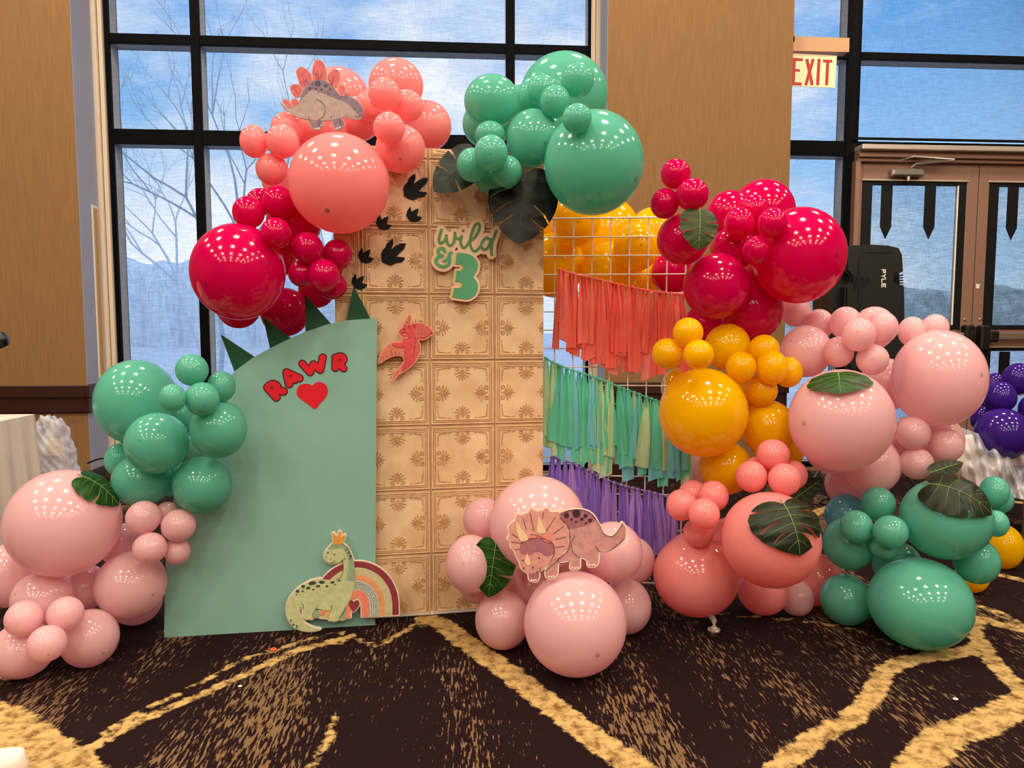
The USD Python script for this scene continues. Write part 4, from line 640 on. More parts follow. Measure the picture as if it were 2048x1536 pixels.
    ('R7', 'fuchsia', 1.1095, 2.7294, 1.5933, 0.0577, 0.0584, 0.0592, -0.345, -0.801, -0.489, 0, 'R', 'small fuchsia balloon uppermost of the three on the big back fuchsia balloon'),
    ('R8', 'fuchsia', 1.0314, 2.6652, 1.5329, 0.0549, 0.0573, 0.0598, 0.001, -0.989, 0.145, 0, 'R', 'small fuchsia balloon left of the three in the middle of the right fuchsia bunch'),
    ('R9', 'fuchsia', 1.0905, 2.5073, 1.5131, 0.0511, 0.0521, 0.0530, -0.604, -0.790, -0.102, 0, 'R', 'small fuchsia balloon right of the three, beside the largest right fuchsia balloon'),
    ('R10', 'fuchsia', 1.0470, 2.5396, 1.4209, 0.0455, 0.0488, 0.0524, -0.508, -0.855, -0.103, 0, 'R', 'small dark fuchsia balloon beneath the three small ones in the right bunch'),
    ('R11', 'fuchsia', 1.2436, 2.6247, 1.4129, 0.1648, 0.1704, 0.1763, 0.445, -0.893, -0.061, 1, 'R', 'largest fuchsia balloon on the right, in front of the black loudspeaker'),
    ('R12', 'fuchsia', 0.9541, 2.6787, 1.3030, 0.1209, 0.1227, 0.1245, -0.480, -0.639, -0.601, 1, 'R', 'big fuchsia balloon with tip dot at the right end of the salmon fringe'),
    ('R13', 'fuchsia', 1.1414, 2.8123, 1.2169, 0.1242, 0.1270, 0.1300, 0.454, -0.865, -0.215, 1, 'R', 'big dark red balloon below the right fuchsia bunch, behind the small yellow ones'),
    ('R14', 'fuchsia', 0.9406, 3.2011, 1.3940, 0.0935, 0.0952, 0.0969, -0.152, -0.903, -0.401, 0, 'R', 'deep red balloon behind the wire grid at the right end of the salmon fringe'),
    ('R15', 'fuchsia', 1.0544, 2.7801, 1.4536, 0.0854, 0.0866, 0.0878, 0.029, -0.960, -0.279, 0, 'R', 'red balloon in the core of the right fuchsia bunch under the olive leaf'),
    ('R16', 'fuchsia', 1.0429, 3.0023, 1.1540, 0.1058, 0.1055, 0.1051, -0.285, -0.884, -0.371, 0, 'R', 'dark red balloon behind the topmost small yellow balloons'),
    ('R17', 'fuchsia', 1.2496, 2.9082, 1.3717, 0.0886, 0.0907, 0.0929, -0.659, -0.688, -0.304, 0, 'R', 'red balloon in the core, below left of the largest right fuchsia balloon'),
    ('Y1', 'yellow', 0.8892, 2.6049, 0.8350, 0.1607, 0.1624, 0.1642, -0.352, -0.817, 0.457, 0, 'Y', 'largest yellow balloon, in front of the mint fringe'),
    ('Y2', 'yellow', 0.7900, 2.4885, 1.1307, 0.0526, 0.0524, 0.0522, 0.100, -0.995, -0.010, 0, 'Y', 'small yellow balloon topmost of the left trio, at the salmon fringe'),
    ('Y3', 'yellow', 0.7303, 2.5296, 1.0560, 0.0555, 0.0553, 0.0550, -0.245, -0.952, 0.184, 0, 'Y', 'small yellow balloon leftmost of all, below the salmon fringe end'),
    ('Y4', 'yellow', 0.8076, 2.4244, 1.0562, 0.0512, 0.0512, 0.0512, 0.059, -0.993, -0.103, 0, 'Y', 'small yellow balloon right of the leftmost one, on top of the largest yellow balloon'),
    ('Y5', 'yellow', 1.0209, 2.7247, 1.0731, 0.0866, 0.0884, 0.0902, -0.031, -0.998, -0.062, 0, 'Y', 'mid-sized yellow balloon in the back between the two groups of small yellow ones'),
    ('Y6', 'yellow', 1.1318, 2.6462, 1.0639, 0.0566, 0.0573, 0.0580, -0.240, -0.941, 0.237, 0, 'Y', 'small yellow balloon uppermost of the five beside the lavender bunch'),
    ('Y7', 'yellow', 1.0188, 2.5797, 1.0042, 0.0540, 0.0553, 0.0566, -0.293, -0.930, 0.221, 0, 'Y', 'small yellow balloon just upper right of the largest yellow balloon'),
    ('Y8', 'yellow', 1.1285, 2.5644, 1.0028, 0.0548, 0.0591, 0.0637, -0.161, -0.922, -0.353, 0, 'Y', 'small yellow balloon in the middle of the five beside the lavender bunch'),
    ('Y9', 'yellow', 1.2169, 2.6246, 0.9822, 0.0524, 0.0551, 0.0579, -0.665, -0.712, -0.228, 0, 'Y', 'small yellow balloon rightmost of the five, touching the lavender balloons'),
    ('Y10', 'yellow', 1.1176, 2.6257, 0.9134, 0.0583, 0.0590, 0.0597, -0.540, -0.824, -0.171, 0, 'Y', 'small yellow balloon lowest of the five, between the two biggest round balloons'),
    ('Y11', 'yellow', 1.1631, 2.6590, 0.7671, 0.0985, 0.1023, 0.1062, -0.653, -0.749, -0.108, 0, 'Y', 'mid-sized yellow balloon right of the largest yellow balloon, above the coral trio'),
    ('Y12', 'yellow', 1.0094, 2.6855, 0.6102, 0.0994, 0.1012, 0.1030, -0.167, -0.855, 0.491, 0, 'Y', 'mid-sized yellow balloon under the largest yellow one, above the coral bunch'),
    ('Y13', 'yellow', 1.2670, 2.7970, 0.6680, 0.0979, 0.1027, 0.1079, -0.468, -0.883, 0.037, 0, 'Y', 'yellow balloon mostly hidden behind the topmost small coral balloon'),
    ('Y14', 'yellow', 0.9392, 3.0126, 0.8934, 0.0931, 0.0911, 0.0893, -0.295, -0.925, 0.239, 0, 'Y', 'pale window-lit yellow balloon peeking out left behind the largest yellow one'),
    ('Y15', 'yellow', 1.1042, 2.7993, 0.8803, 0.0910, 0.0932, 0.0954, -0.041, -0.899, 0.437, 0, 'Y', 'yellow balloon in the core behind the small yellow ones'),
    ('B1', 'blush', 1.3363, 2.4550, 0.8224, 0.1752, 0.1775, 0.1799, -0.913, -0.409, -0.013, 1, 'B', 'largest lavender pink balloon on the right, with a green leaf on its top'),
    ('B2', 'blush', 1.8034, 2.6239, 0.9550, 0.1603, 0.1717, 0.1840, 0.393, -0.910, 0.136, 1, 'B', 'big lavender pink balloon at the right end, in front of the door'),
    ('B3', 'blush', 1.3215, 2.7017, 1.0559, 0.0944, 0.0971, 0.0998, -0.811, -0.405, 0.421, 1, 'B', 'mid-sized lavender pink balloon right behind the small yellow balloons'),
    ('B4', 'blush', 1.4056, 2.7727, 1.1596, 0.0544, 0.0575, 0.0608, -0.481, -0.858, 0.179, 0, 'B', 'small lavender pink balloon under the lower left corner of the black loudspeaker'),
    ('B5', 'blush', 1.4582, 2.6717, 1.1649, 0.0570, 0.0597, 0.0625, -0.520, -0.809, 0.273, 0, 'B', 'small lavender pink balloon left of the top row in front of the loudspeaker'),
    ('B6', 'blush', 1.5910, 2.7048, 1.1459, 0.0760, 0.0794, 0.0828, -0.612, -0.727, 0.310, 0, 'B', 'mid-sized lavender pink balloon at the top, behind small ones in front of the loudspeaker'),
    ('B7', 'blush', 1.5095, 2.5123, 1.1480, 0.0512, 0.0541, 0.0573, -0.441, -0.875, 0.199, 0, 'B', 'small lavender pink balloon right in the top row below the loudspeaker'),
    ('B8', 'blush', 1.4046, 2.4833, 1.1233, 0.0560, 0.0580, 0.0601, -0.465, -0.860, 0.209, 1, 'B', 'small lavender pink balloon with tip dot, frontmost below the loudspeaker'),
    ('B9', 'blush', 1.3788, 2.5676, 1.0585, 0.0518, 0.0542, 0.0567, -0.378, -0.916, -0.132, 0, 'B', 'small lavender pink balloon directly above the leaf on the largest one, left of two'),
    ('B10', 'blush', 1.4685, 2.4981, 1.0338, 0.0545, 0.0550, 0.0555, -0.424, -0.841, -0.337, 0, 'B', 'small lavender pink balloon above the leaf on the largest one, right of two'),
    ('B11', 'blush', 1.7739, 2.7500, 1.1321, 0.0501, 0.0544, 0.0590, -0.779, -0.627, 0.030, 0, 'B', 'small lavender pink balloon left of the pair on top of the big right one'),
    ('B12', 'blush', 1.8780, 2.7646, 1.1438, 0.0498, 0.0535, 0.0574, -0.498, -0.817, 0.289, 0, 'B', 'small lavender pink balloon right of the pair in front of the door stile'),
    ('B13', 'blush', 1.3510, 2.8584, 1.2143, 0.0565, 0.0603, 0.0644, -0.702, -0.711, 0.028, 0, 'B', 'pink balloon peeking out under the largest right fuchsia balloon'),
    ('B14', 'blush', 1.6986, 2.6004, 0.7511, 0.0594, 0.0617, 0.0640, 0.406, -0.607, -0.683, 1, 'B', 'small lavender pink balloon upper left of the three between the two big ones'),
    ('B15', 'blush', 1.8363, 2.6049, 0.7011, 0.0586, 0.0614, 0.0643, 0.387, -0.906, -0.171, 1, 'B', 'small lavender pink balloon right of the three, beside the plastic sheet'),
    ('B16', 'blush', 1.7154, 2.5970, 0.6351, 0.0595, 0.0598, 0.0602, -0.483, -0.839, 0.248, 0, 'B', 'small lavender pink balloon lowest of the three, above the big teal one'),
    ('B17', 'blush', 1.5871, 2.6785, 0.6154, 0.1044, 0.1081, 0.1119, -0.253, -0.949, 0.187, 0, 'B', 'mid-sized mauve pink balloon below right of the leaf-topped one'),
    ('B18', 'blush', 1.5295, 2.8736, 0.6584, 0.1099, 0.1127, 0.1155, -0.351, -0.925, 0.142, 0, 'B', 'pink balloon whose underside shows below the leaf-topped largest one'),
    ('B19', 'blush', 1.9013, 2.7433, 0.7039, 0.0895, 0.0905, 0.0916, -0.421, -0.903, -0.088, 0, 'B', 'lavender pink balloon under the big right one, behind three small ones'),
    ('B20', 'blush', 1.7521, 2.8817, 0.9100, 0.0959, 0.1036, 0.1120, -0.405, -0.887, 0.222, 0, 'B', 'mauve pink balloon deep in the gap between the two biggest lavender ones'),
    ('B21', 'blush', 1.6233, 2.9157, 0.4882, 0.0882, 0.0902, 0.0921, -0.559, -0.620, 0.551, 0, 'B', 'pale lavender balloon above the light blue balloon, behind the big coral leaf'),
    ('B22', 'blush', 1.7310, 2.7755, 0.6804, 0.0819, 0.0869, 0.0922, -0.221, -0.841, 0.494, 0, 'B', 'mauve balloon deep behind the lower three small lavender ones'),
    ('G1', 'teal', 1.6314, 2.4151, 0.1659, 0.1730, 0.1659, 0.1592, -0.624, -0.734, 0.270, 0, 'G', 'largest teal balloon on the floor at the lower right'),
    ('G2', 'teal', 1.7257, 2.4348, 0.4665, 0.1490, 0.1466, 0.1443, -0.667, -0.729, -0.150, 0, 'G', 'big teal balloon on the right with a drooping dark leaf on it'),
    ('G3', 'teal', 1.5596, 2.5761, 0.4891, 0.0586, 0.0608, 0.0630, -0.763, -0.647, -0.003, 0, 'G', 'small grey-teal balloon uppermost of the right teal trio'),
    ('G4', 'teal', 1.4386, 2.5087, 0.4223, 0.0562, 0.0577, 0.0592, -0.156, -0.987, -0.037, 0, 'G', 'small grey-teal balloon leftmost of the right teal trio'),
    ('G5', 'teal', 1.5122, 2.4180, 0.4281, 0.0581, 0.0576, 0.0572, 0.096, -0.990, -0.100, 1, 'G', 'small pale teal balloon with tip dot, frontmost of the right teal trio'),
    ('G6', 'teal', 1.5373, 2.4943, 0.3555, 0.0520, 0.0528, 0.0535, -0.317, -0.947, 0.050, 0, 'G', 'small see-through teal balloon under the right teal trio'),
    ('G7', 'teal', 1.4732, 2.6197, 0.3244, 0.0937, 0.0963, 0.0990, -0.712, -0.703, 0.007, 0, 'G', 'mid-sized teal balloon right of the big coral balloon and its leaf'),
    ('G8', 'skyblue', 1.5580, 2.7972, 0.3851, 0.0813, 0.0846, 0.0881, -0.268, -0.935, 0.231, 0, 'G', 'light blue balloon behind the right teal trio'),
    ('G9', 'teal', 1.4836, 2.6412, 0.0959, 0.0951, 0.0959, 0.0967, -0.371, -0.882, 0.291, 0, 'G', 'dark teal balloon on the carpet left of the largest teal one'),
    ('G10', 'teal', 1.8703, 2.4609, 0.2990, 0.0752, 0.0791, 0.0833, -0.681, -0.688, 0.251, 0, 'G', 'mid-sized teal balloon low on the right in front of the yellow one'),
    ('G11', 'teal', 1.9779, 2.5282, 0.5391, 0.0480, 0.0524, 0.0571, -0.172, -0.970, 0.171, 1, 'G', 'small teal balloon right of the drooping leaf, uppermost of three'),
    ('G12', 'teal', 2.0451, 2.5811, 0.4931, 0.0426, 0.0465, 0.0508, -0.250, -0.966, -0.057, 0, 'G', 'small teal balloon half hidden behind the one right of the drooping leaf'),
    ('G13', 'teal', 1.9150, 2.4323, 0.4453, 0.0404, 0.0439, 0.0477, -0.390, -0.921, 0.009, 0, 'G', 'small teal balloon beneath the pair right of the drooping leaf'),
    ('G14', 'teal', 1.6917, 2.6504, 0.2249, 0.0895, 0.0901, 0.0908, -0.681, -0.721, 0.130, 0, 'G', 'dark teal balloon in the core between the two biggest right teal ones'),
    ('YF1', 'yellow', 2.5916, 3.2420, 0.0973, 0.0876, 0.0973, 0.1079, -0.701, -0.460, 0.545, 0, 'YF', 'yellow balloon at the right edge behind the teal bunch'),
    ('YF2', 'yellow', 2.2132, 2.9344, 0.0688, 0.0662, 0.0688, 0.0716, -0.635, -0.772, 0.013, 0, 'YF', 'yellow balloon showing only a sliver under the right teal bunch'),
    ('C1', 'coral', 1.0460, 2.3504, 0.4290, 0.1634, 0.1624, 0.1613, -0.668, -0.739, -0.084, 0, 'C', 'largest coral balloon with the big dark monstera leaf on it'),
    ('C2', 'coral', 0.8828, 2.6273, 0.2128, 0.1598, 0.1568, 0.1539, 0.103, -0.598, -0.795, 1, 'C', 'big bright pink balloon low down below the lavender fringe'),
    ('C3', 'coral', 1.1092, 2.4918, 0.6956, 0.0572, 0.0561, 0.0551, -0.560, -0.823, 0.089, 0, 'C', 'small coral balloon topmost of the trio below the yellow ones'),
    ('C4', 'coral', 1.0247, 2.4729, 0.6211, 0.0539, 0.0551, 0.0563, -0.919, -0.382, 0.099, 1, 'C', 'small coral balloon with pink tip, left of the trio above the big monstera leaf'),
    ('C5', 'coral', 1.1177, 2.4128, 0.6216, 0.0553, 0.0561, 0.0568, 0.219, -0.969, 0.113, 1, 'C', 'small coral balloon right of the trio above the big monstera leaf'),
    ('C6', 'coral', 1.1880, 2.4899, 0.6206, 0.0468, 0.0491, 0.0516, -0.227, -0.800, 0.556, 0, 'C', 'small coral balloon half hidden at the right behind the trio above the monstera leaf'),
    ('C7', 'coral', 1.0766, 2.5588, 0.6266, 0.0470, 0.0481, 0.0492, -0.003, -0.999, -0.036, 0, 'C', 'small coral balloon half hidden at the left behind the trio above the monstera leaf'),
    ('C8', 'coral', 0.7835, 2.5050, 0.5145, 0.0540, 0.0553, 0.0565, -0.103, -0.826, 0.555, 0, 'C', 'small coral balloon leftmost at the end of the lavender fringe'),
    ('C9', 'coral', 0.9081, 2.5277, 0.5398, 0.0541, 0.0548, 0.0555, -0.528, -0.704, 0.475, 0, 'C', 'small coral balloon to the right at the top of the bunch by the lavender fringe'),
    ('C10', 'coral', 0.8634, 2.6224, 0.5240, 0.0545, 0.0541, 0.0537, -0.304, -0.841, 0.447, 0, 'C', 'small coral balloon behind at the top of the bunch by the lavender fringe'),
    ('C11', 'coral', 0.8344, 2.4124, 0.5050, 0.0535, 0.0540, 0.0545, -0.200, -0.935, 0.293, 1, 'C', 'small coral balloon frontmost by the lavender fringe, above the bright pink one'),
    ('C12', 'coral', 0.8613, 2.5453, 0.4010, 0.0549, 0.0543, 0.0537, -0.379, -0.849, 0.367, 0, 'C', 'small coral balloon resting right on top of the big bright pink one'),
    ('C13', 'coral', 1.2007, 2.7540, 0.0993, 0.1003, 0.0993, 0.0983, -0.329, -0.944, 0.012, 0, 'C', 'mid-sized deep pink balloon on the carpet under the largest coral one'),
    ('C14', 'coral', 1.4680, 2.8413, 0.1048, 0.1014, 0.1048, 0.1082, 0.428, -0.902, 0.058, 1, 'C', 'mid-sized coral balloon lower right next to the dark teal ones'),
    ('C15', 'blush', 1.3464, 2.7668, 0.0576, 0.0677, 0.0697, 0.0717, -0.107, -0.822, 0.559, 0, 'C', 'mauve balloon on the carpet behind the lowest coral balloons'),
    ('C16', 'blush', 1.0004, 2.9919, 0.5373, 0.0744, 0.0794, 0.0847, -0.264, -0.960, 0.093, 0, 'C', 'pale pink balloon behind the lower right corner of the wire grid'),
    ('C17', 'coral', 1.0707, 2.7697, 0.2915, 0.0956, 0.0985, 0.1015, 0.072, -0.984, 0.161, 0, 'C', 'bright pink balloon in the core between the two biggest coral ones'),
    ('M1', 'blush', 0.2687, 2.5341, 0.4489, 0.1734, 0.1719, 0.1704, 0.279, -0.942, 0.187, 0, 'M', 'big lavender pink balloon behind the three-horned dinosaur cutout'),
    ('M2', 'blush', 0.3719, 2.3183, 0.1696, 0.1704, 0.1696, 0.1688, 0.330, -0.916, -0.227, 1, 'M', 'largest lavender pink balloon at the front, on the carpet in the middle'),
    ('M3', 'blush', 0.0305, 2.5366, 0.3054, 0.0910, 0.0973, 0.1041, -0.247, -0.921, 0.301, 1, 'M', 'mid-sized lavender pink balloon left of the single leaf, on the tin-tile panel'),
    ('M4', 'blush', 0.0822, 2.6927, 0.4263, 0.0793, 0.0805, 0.0817, -0.070, -0.988, 0.141, 0, 'M', 'lavender pink balloon upper left, behind the big one with the three-horned dinosaur'),
    ('M5', 'blush', 0.0615, 2.6521, 0.1896, 0.0749, 0.0736, 0.0723, -0.300, -0.942, 0.151, 0, 'M', 'lavender pink balloon lower left behind the single leaf, near the panel bottom'),
    ('M6', 'blush', 0.1425, 2.5280, 0.1015, 0.0989, 0.1015, 0.1043, -0.194, -0.980, 0.043, 0, 'M', 'mid-sized lavender pink balloon on the carpet below the single leaf'),
    ('M7', 'blush', 0.5463, 2.5481, 0.3342, 0.1080, 0.1089, 0.1098, -0.101, -0.963, 0.251, 0, 'M', 'mid-sized lavender pink balloon under the tail of the three-horned dinosaur'),
    ('M8', 'blush', 0.6583, 2.7527, 0.2350, 0.0972, 0.0964, 0.0957, -0.511, -0.859, 0.024, 0, 'M', 'lavender pink balloon at the right rim of the middle bunch, below the lavender fringe'),
    ('M9', 'blush', 0.6131, 2.6261, 0.0999, 0.0970, 0.0999, 0.1029, 0.164, -0.984, 0.069, 0, 'M', 'mid-sized lavender pink balloon low at the right of the largest front one'),
    ('M10', 'blush', 0.2632, 2.6552, 0.1756, 0.0981, 0.0944, 0.0909, -0.121, -0.749, 0.652, 0, 'M', 'mauve balloon in the core of the middle bunch, below the feet of the three-horned dinosaur'),
    ('M11', 'blush', 0.4254, 2.6618, 0.2546, 0.0830, 0.0801, 0.0772, -0.393, -0.890, 0.229, 0, 'M', 'mauve balloon glimpsed between the feet of the three-horned dinosaur'),
    ('L1', 'blush', -1.3768, 2.5695, 0.4743, 0.1798, 0.1818, 0.1838, 0.710, -0.684, -0.166, 0, 'L', 'largest lavender pink balloon on the far left, with a green leaf on its shoulder'),
    ('L2', 'blush', -1.1062, 2.5618, 0.4890, 0.0574, 0.0578, 0.0582, 0.063, -0.848, 0.527, 0, 'L', 'small lavender pink balloon nearest the far left leaf, left of three'),
    ('L3', 'blush', -0.9921, 2.5699, 0.4562, 0.0573, 0.0570, 0.0568, 0.869, -0.206, 0.449, 1, 'L', 'small lavender pink balloon right of three, in front of the painted teal panel'),
    ('L4', 'blush', -1.0721, 2.5234, 0.3918, 0.0554, 0.0545, 0.0537, 0.130, -0.871, -0.475, 1, 'L', 'small lavender pink balloon with dark tip dot, lowest of three beside the painted teal panel'),
    ('L5', 'blush', -1.0052, 2.5864, 0.3582, 0.0434, 0.0449, 0.0465, 0.560, -0.825, 0.073, 0, 'L', 'small lavender pink balloon half hidden under the right one, on the teal panel edge'),
    ('L6', 'blush', -1.1851, 2.6224, 0.2300, 0.1189, 0.1190, 0.1191, 0.881, -0.454, -0.138, 1, 'L', 'mid-sized lavender pink balloon left of the lower corner of the painted teal panel'),
    ('L7', 'blush', -1.2634, 2.8318, 0.0965, 0.0964, 0.0965, 0.0966, 0.452, -0.884, 0.116, 0, 'L', 'mauve balloon behind, at the lower left corner of the painted teal panel'),
    ('L8', 'blush', -1.6157, 2.6582, 0.2629, 0.0974, 0.1056, 0.1145, 0.685, -0.446, 0.576, 0, 'L', 'lavender pink balloon cut by the left picture edge below the largest one'),
    ('L9', 'blush', -1.4540, 2.5569, 0.2125, 0.0976, 0.0953, 0.0932, -0.442, -0.779, 0.444, 1, 'L', 'mid-sized rosy balloon directly below the largest left one'),
    ('L10', 'blush', -1.3994, 2.3554, 0.2207, 0.0544, 0.0553, 0.0563, 0.221, -0.921, 0.320, 0, 'L', 'small lavender pink balloon leftmost of the lowest left trio'),
    ('L11', 'blush', -1.2821, 2.3755, 0.2240, 0.0537, 0.0546, 0.0555, 0.282, -0.929, 0.238, 0, 'L', 'small lavender pink balloon upper right of the lowest left trio'),
    ('L12', 'blush', -1.2944, 2.2873, 0.1654, 0.0552, 0.0555, 0.0558, 0.563, -0.777, -0.282, 1, 'L', 'small lavender pink balloon with dark tip, frontmost of the lowest left trio'),
    ('L13', 'blush', -1.2685, 2.4884, 0.0938, 0.0912, 0.0938, 0.0964, 0.786, -0.531, -0.316, 1, 'L', 'mid-sized lavender pink balloon on the carpet right of the lowest left trio'),
    ('L14', 'blush', -1.4421, 2.4103, 0.0929, 0.0966, 0.0929, 0.0894, 0.643, -0.579, 0.502, 0, 'L', 'mid-sized rosy balloon on the carpet in the lower left corner'),
    ('L15', 'blush', -1.3868, 2.7127, 0.1910, 0.0796, 0.0807, 0.0818, 0.274, -0.949, 0.156, 0, 'L', 'mauve balloon in the core of the left lavender bunch'),
    ('L16', 'blush', -1.0601, 2.6460, 0.4804, 0.0406, 0.0416, 0.0425, 0.373, -0.919, 0.131, 0, 'L', 'small greyish pink balloon peeking out between two small ones by the teal panel'),
    ('E1', 'teal', -1.1811, 2.7164, 0.8775, 0.1391, 0.1467, 0.1547, 0.568, -0.753, 0.334, 0, 'E', 'largest teal balloon at the left, in front of the left wall corner'),
    ('E2', 'teal', -0.8943, 2.4775, 1.0071, 0.0518, 0.0525, 0.0532, 0.266, -0.964, 0.001, 0, 'E', 'small teal balloon topmost of the left teal bunch, against the window'),
    ('E3', 'teal', -0.8210, 2.5414, 0.9464, 0.0462, 0.0495, 0.0532, 0.014, -0.999, -0.040, 0, 'E', 'small teal balloon at the right of the top cluster, touching the teal panel curve'),
    ('E4', 'teal', -0.9263, 2.3890, 0.9224, 0.0407, 0.0428, 0.0450, 0.730, -0.678, 0.084, 0, 'E', 'small teal balloon leftmost of the top cluster, on the largest left teal balloon'),
    ('E5', 'teal', -0.8553, 2.4495, 0.9127, 0.0547, 0.0554, 0.0561, 0.514, -0.816, -0.264, 1, 'E', 'small teal balloon with dark tip dot, frontmost of the top left teal cluster'),
    ('E6', 'teal', -0.8364, 2.5441, 0.7992, 0.0927, 0.0962, 0.0998, 0.415, -0.882, 0.222, 0, 'E', 'mid-sized teal balloon lying on the teal panel, right of the front teal one'),
    ('E7', 'teal', -1.0477, 2.5538, 0.7513, 0.1037, 0.1042, 0.1047, -0.084, -0.959, 0.270, 1, 'E', 'mid-sized pale teal balloon frontmost in the left teal bunch'),
    ('E8', 'teal', -1.2576, 2.7377, 0.6608, 0.0519, 0.0569, 0.0623, 0.487, -0.770, 0.412, 0, 'E', 'pale window-lit teal balloon peeking out at the left under the largest one'),
    ('E9', 'teal', -1.1456, 2.6534, 0.6024, 0.1007, 0.0974, 0.0943, 0.267, -0.963, 0.026, 0, 'E', 'mid-sized teal balloon just above the leaf on the far left lavender balloon'),
    ('E10', 'teal', -0.9222, 2.6123, 0.5898, 0.0981, 0.1001, 0.1021, 0.665, -0.723, 0.188, 0, 'E', 'mid-sized teal balloon lowest right, casting shadow on the painted teal panel'),
    ('E11', 'teal', -1.1074, 2.9027, 0.7947, 0.0747, 0.0783, 0.0821, 0.715, -0.675, -0.184, 0, 'E', 'bright teal balloon in the core of the left teal bunch'),
    ('E12', 'teal', -1.1021, 2.8198, 0.5857, 0.0797, 0.0815, 0.0835, 0.630, -0.761, 0.155, 0, 'E', 'bright teal balloon wedged between the lowest right and lowest left teal ones'),
    ('L17', 'blush', -1.2725, 2.7571, 0.3352, 0.0759, 0.0782, 0.0805, 0.383, -0.742, 0.550, 0, 'L', 'pale mauve balloon in the gap right of the largest left one'),
    ('U1', 'purple', 2.6775, 3.3085, 0.8973, 0.0653, 0.0721, 0.0796, -0.801, -0.595, 0.069, 0, 'U', 'dark purple balloon uppermost at the right picture edge'),
    ('U2', 'purple', 2.6548, 3.4275, 0.8563, 0.0519, 0.0580, 0.0648, -0.722, -0.689, -0.071, 0, 'U', 'small purple balloon leftmost behind the others at the right picture edge'),
    ('U3', 'purple', 2.5667, 3.2775, 0.8139, 0.0674, 0.0729, 0.0788, -0.313, -0.950, -0.010, 0, 'U', 'purple balloon in the middle of the purple bunch at the right edge'),
    ('U4', 'purple', 2.5256, 3.1971, 0.6503, 0.1163, 0.1189, 0.1214, -0.339, -0.899, -0.277, 0, 'U', 'largest purple balloon with glossy spots, above the plastic sheet'),
    ('U5', 'purple', 2.5522, 3.3635, 0.6996, 0.0535, 0.0595, 0.0662, -0.126, -0.890, 0.437, 0, 'U', 'purple balloon half hidden left behind the largest purple one'),
    ('U6', 'purple', 2.6635, 3.2016, 0.7617, 0.0496, 0.0590, 0.0703, -0.445, -0.879, -0.169, 0, 'U', 'purple balloon cut off by the right edge below the uppermost purple one'),
]
def balloon(c, axes, tip, seed, n=44, m=30):
    """An ovoid skin with its neck on the far side of the tip direction."""
    r = np.random.default_rng(seed); a = np.asarray(tip, float); a /= np.linalg.norm(a)
    ref = np.array([0, 0, 1.0]) if abs(a[2]) < .9 else np.array([1.0, 0, 0]); b = np.cross(a, ref); b /= np.linalg.norm(b); d = np.cross(a, b)
    th = np.linspace(0, np.pi, m+1); ph = np.arange(n)*2*np.pi/n; v = []
    def rad(t): return 1+.10*max(0, (-math.cos(t)-.86)/.14)**2.2-.012*max(0, -math.cos(t))
    for t in th: v += [rad(t)*(math.cos(t)*a+math.sin(t)*(math.cos(p)*b+math.sin(p)*d)) for p in ph]
    f = []
    for i in range(m):
        for j in range(n):
            q = [i*n+j, i*n+(j+1) % n, (i+1)*n+(j+1) % n, (i+1)*n+j]
            if i > 0: f.append([q[0], q[2], q[1]])
            if i < m-1: f.append([q[0], q[3], q[2]])
    def warp(u): u = np.asarray(u); return c+(u[:, :1]*axes[0])*np.array([CR])+(u[:, 1:2]*axes[1])*np.array([[CR[1]*-1, CR[0], 0]])+(u[:, 2:]*axes[2])*np.array([[0, 0, 1.0]])
    cap = [1.004*a]+[1.004*(math.cos(k)*a+math.sin(k)*(math.cos(p)*b+math.sin(p)*d)) for k in (.028, .052) for p in np.arange(12)*np.pi/6]; cap[0] = cap[0]*1.012
    cf = [[0, 1+(j+1) % 12, 1+j] for j in range(12)]+[x for j in range(12) for x in ([1+j, 1+(j+1) % 12, 13+(j+1) % 12], [1+j, 13+(j+1) % 12, 13+j])]
    kz = [lathe([(.012, 0), (.050, -.02), (.036, -.05), (.030, -.06), (.075, -.085), (.066, -.10), (0, -.10)], np.zeros(3), a, 10)]
    kv = np.array(kz[0].vertices)-a*1.085
    fa = np.array(f); flip = np.array([fa[:, 0], fa[:, 2], fa[:, 1]]).T
    return (warp(np.array(v)), fa), (warp(np.array(cap)), np.array(cf)), (warp(kv), np.array(kz[0].faces))
BAL = {}
for i, row in enumerate(BALLOONS):
    key, col, x, y, z, hx, hy, hz, tx, ty, tz, dot, grp, lab = row
    c = np.array([x, y, z]); skin, cap, knot = balloon(c, (hx, hy, hz), (tx, ty, tz), i)
    o = thing('balloon', lab, 'balloon', (x, y, z-hz), GROUPS[grp]); BAL[key] = (c, (hx+hz)/2)
    m_ = trimesh.Trimesh(*skin, process=False)
    if m_.volume < 0: skin = (skin[0], skin[1][:, ::-1])
    part(o, 'skin', skin, M['balloon_'+col], True); part(o, 'knot', knot, M['balloon_'+col], True)
    if dot: part(o, 'tip', cap, M['tip_'+col], True, label='darker tip')

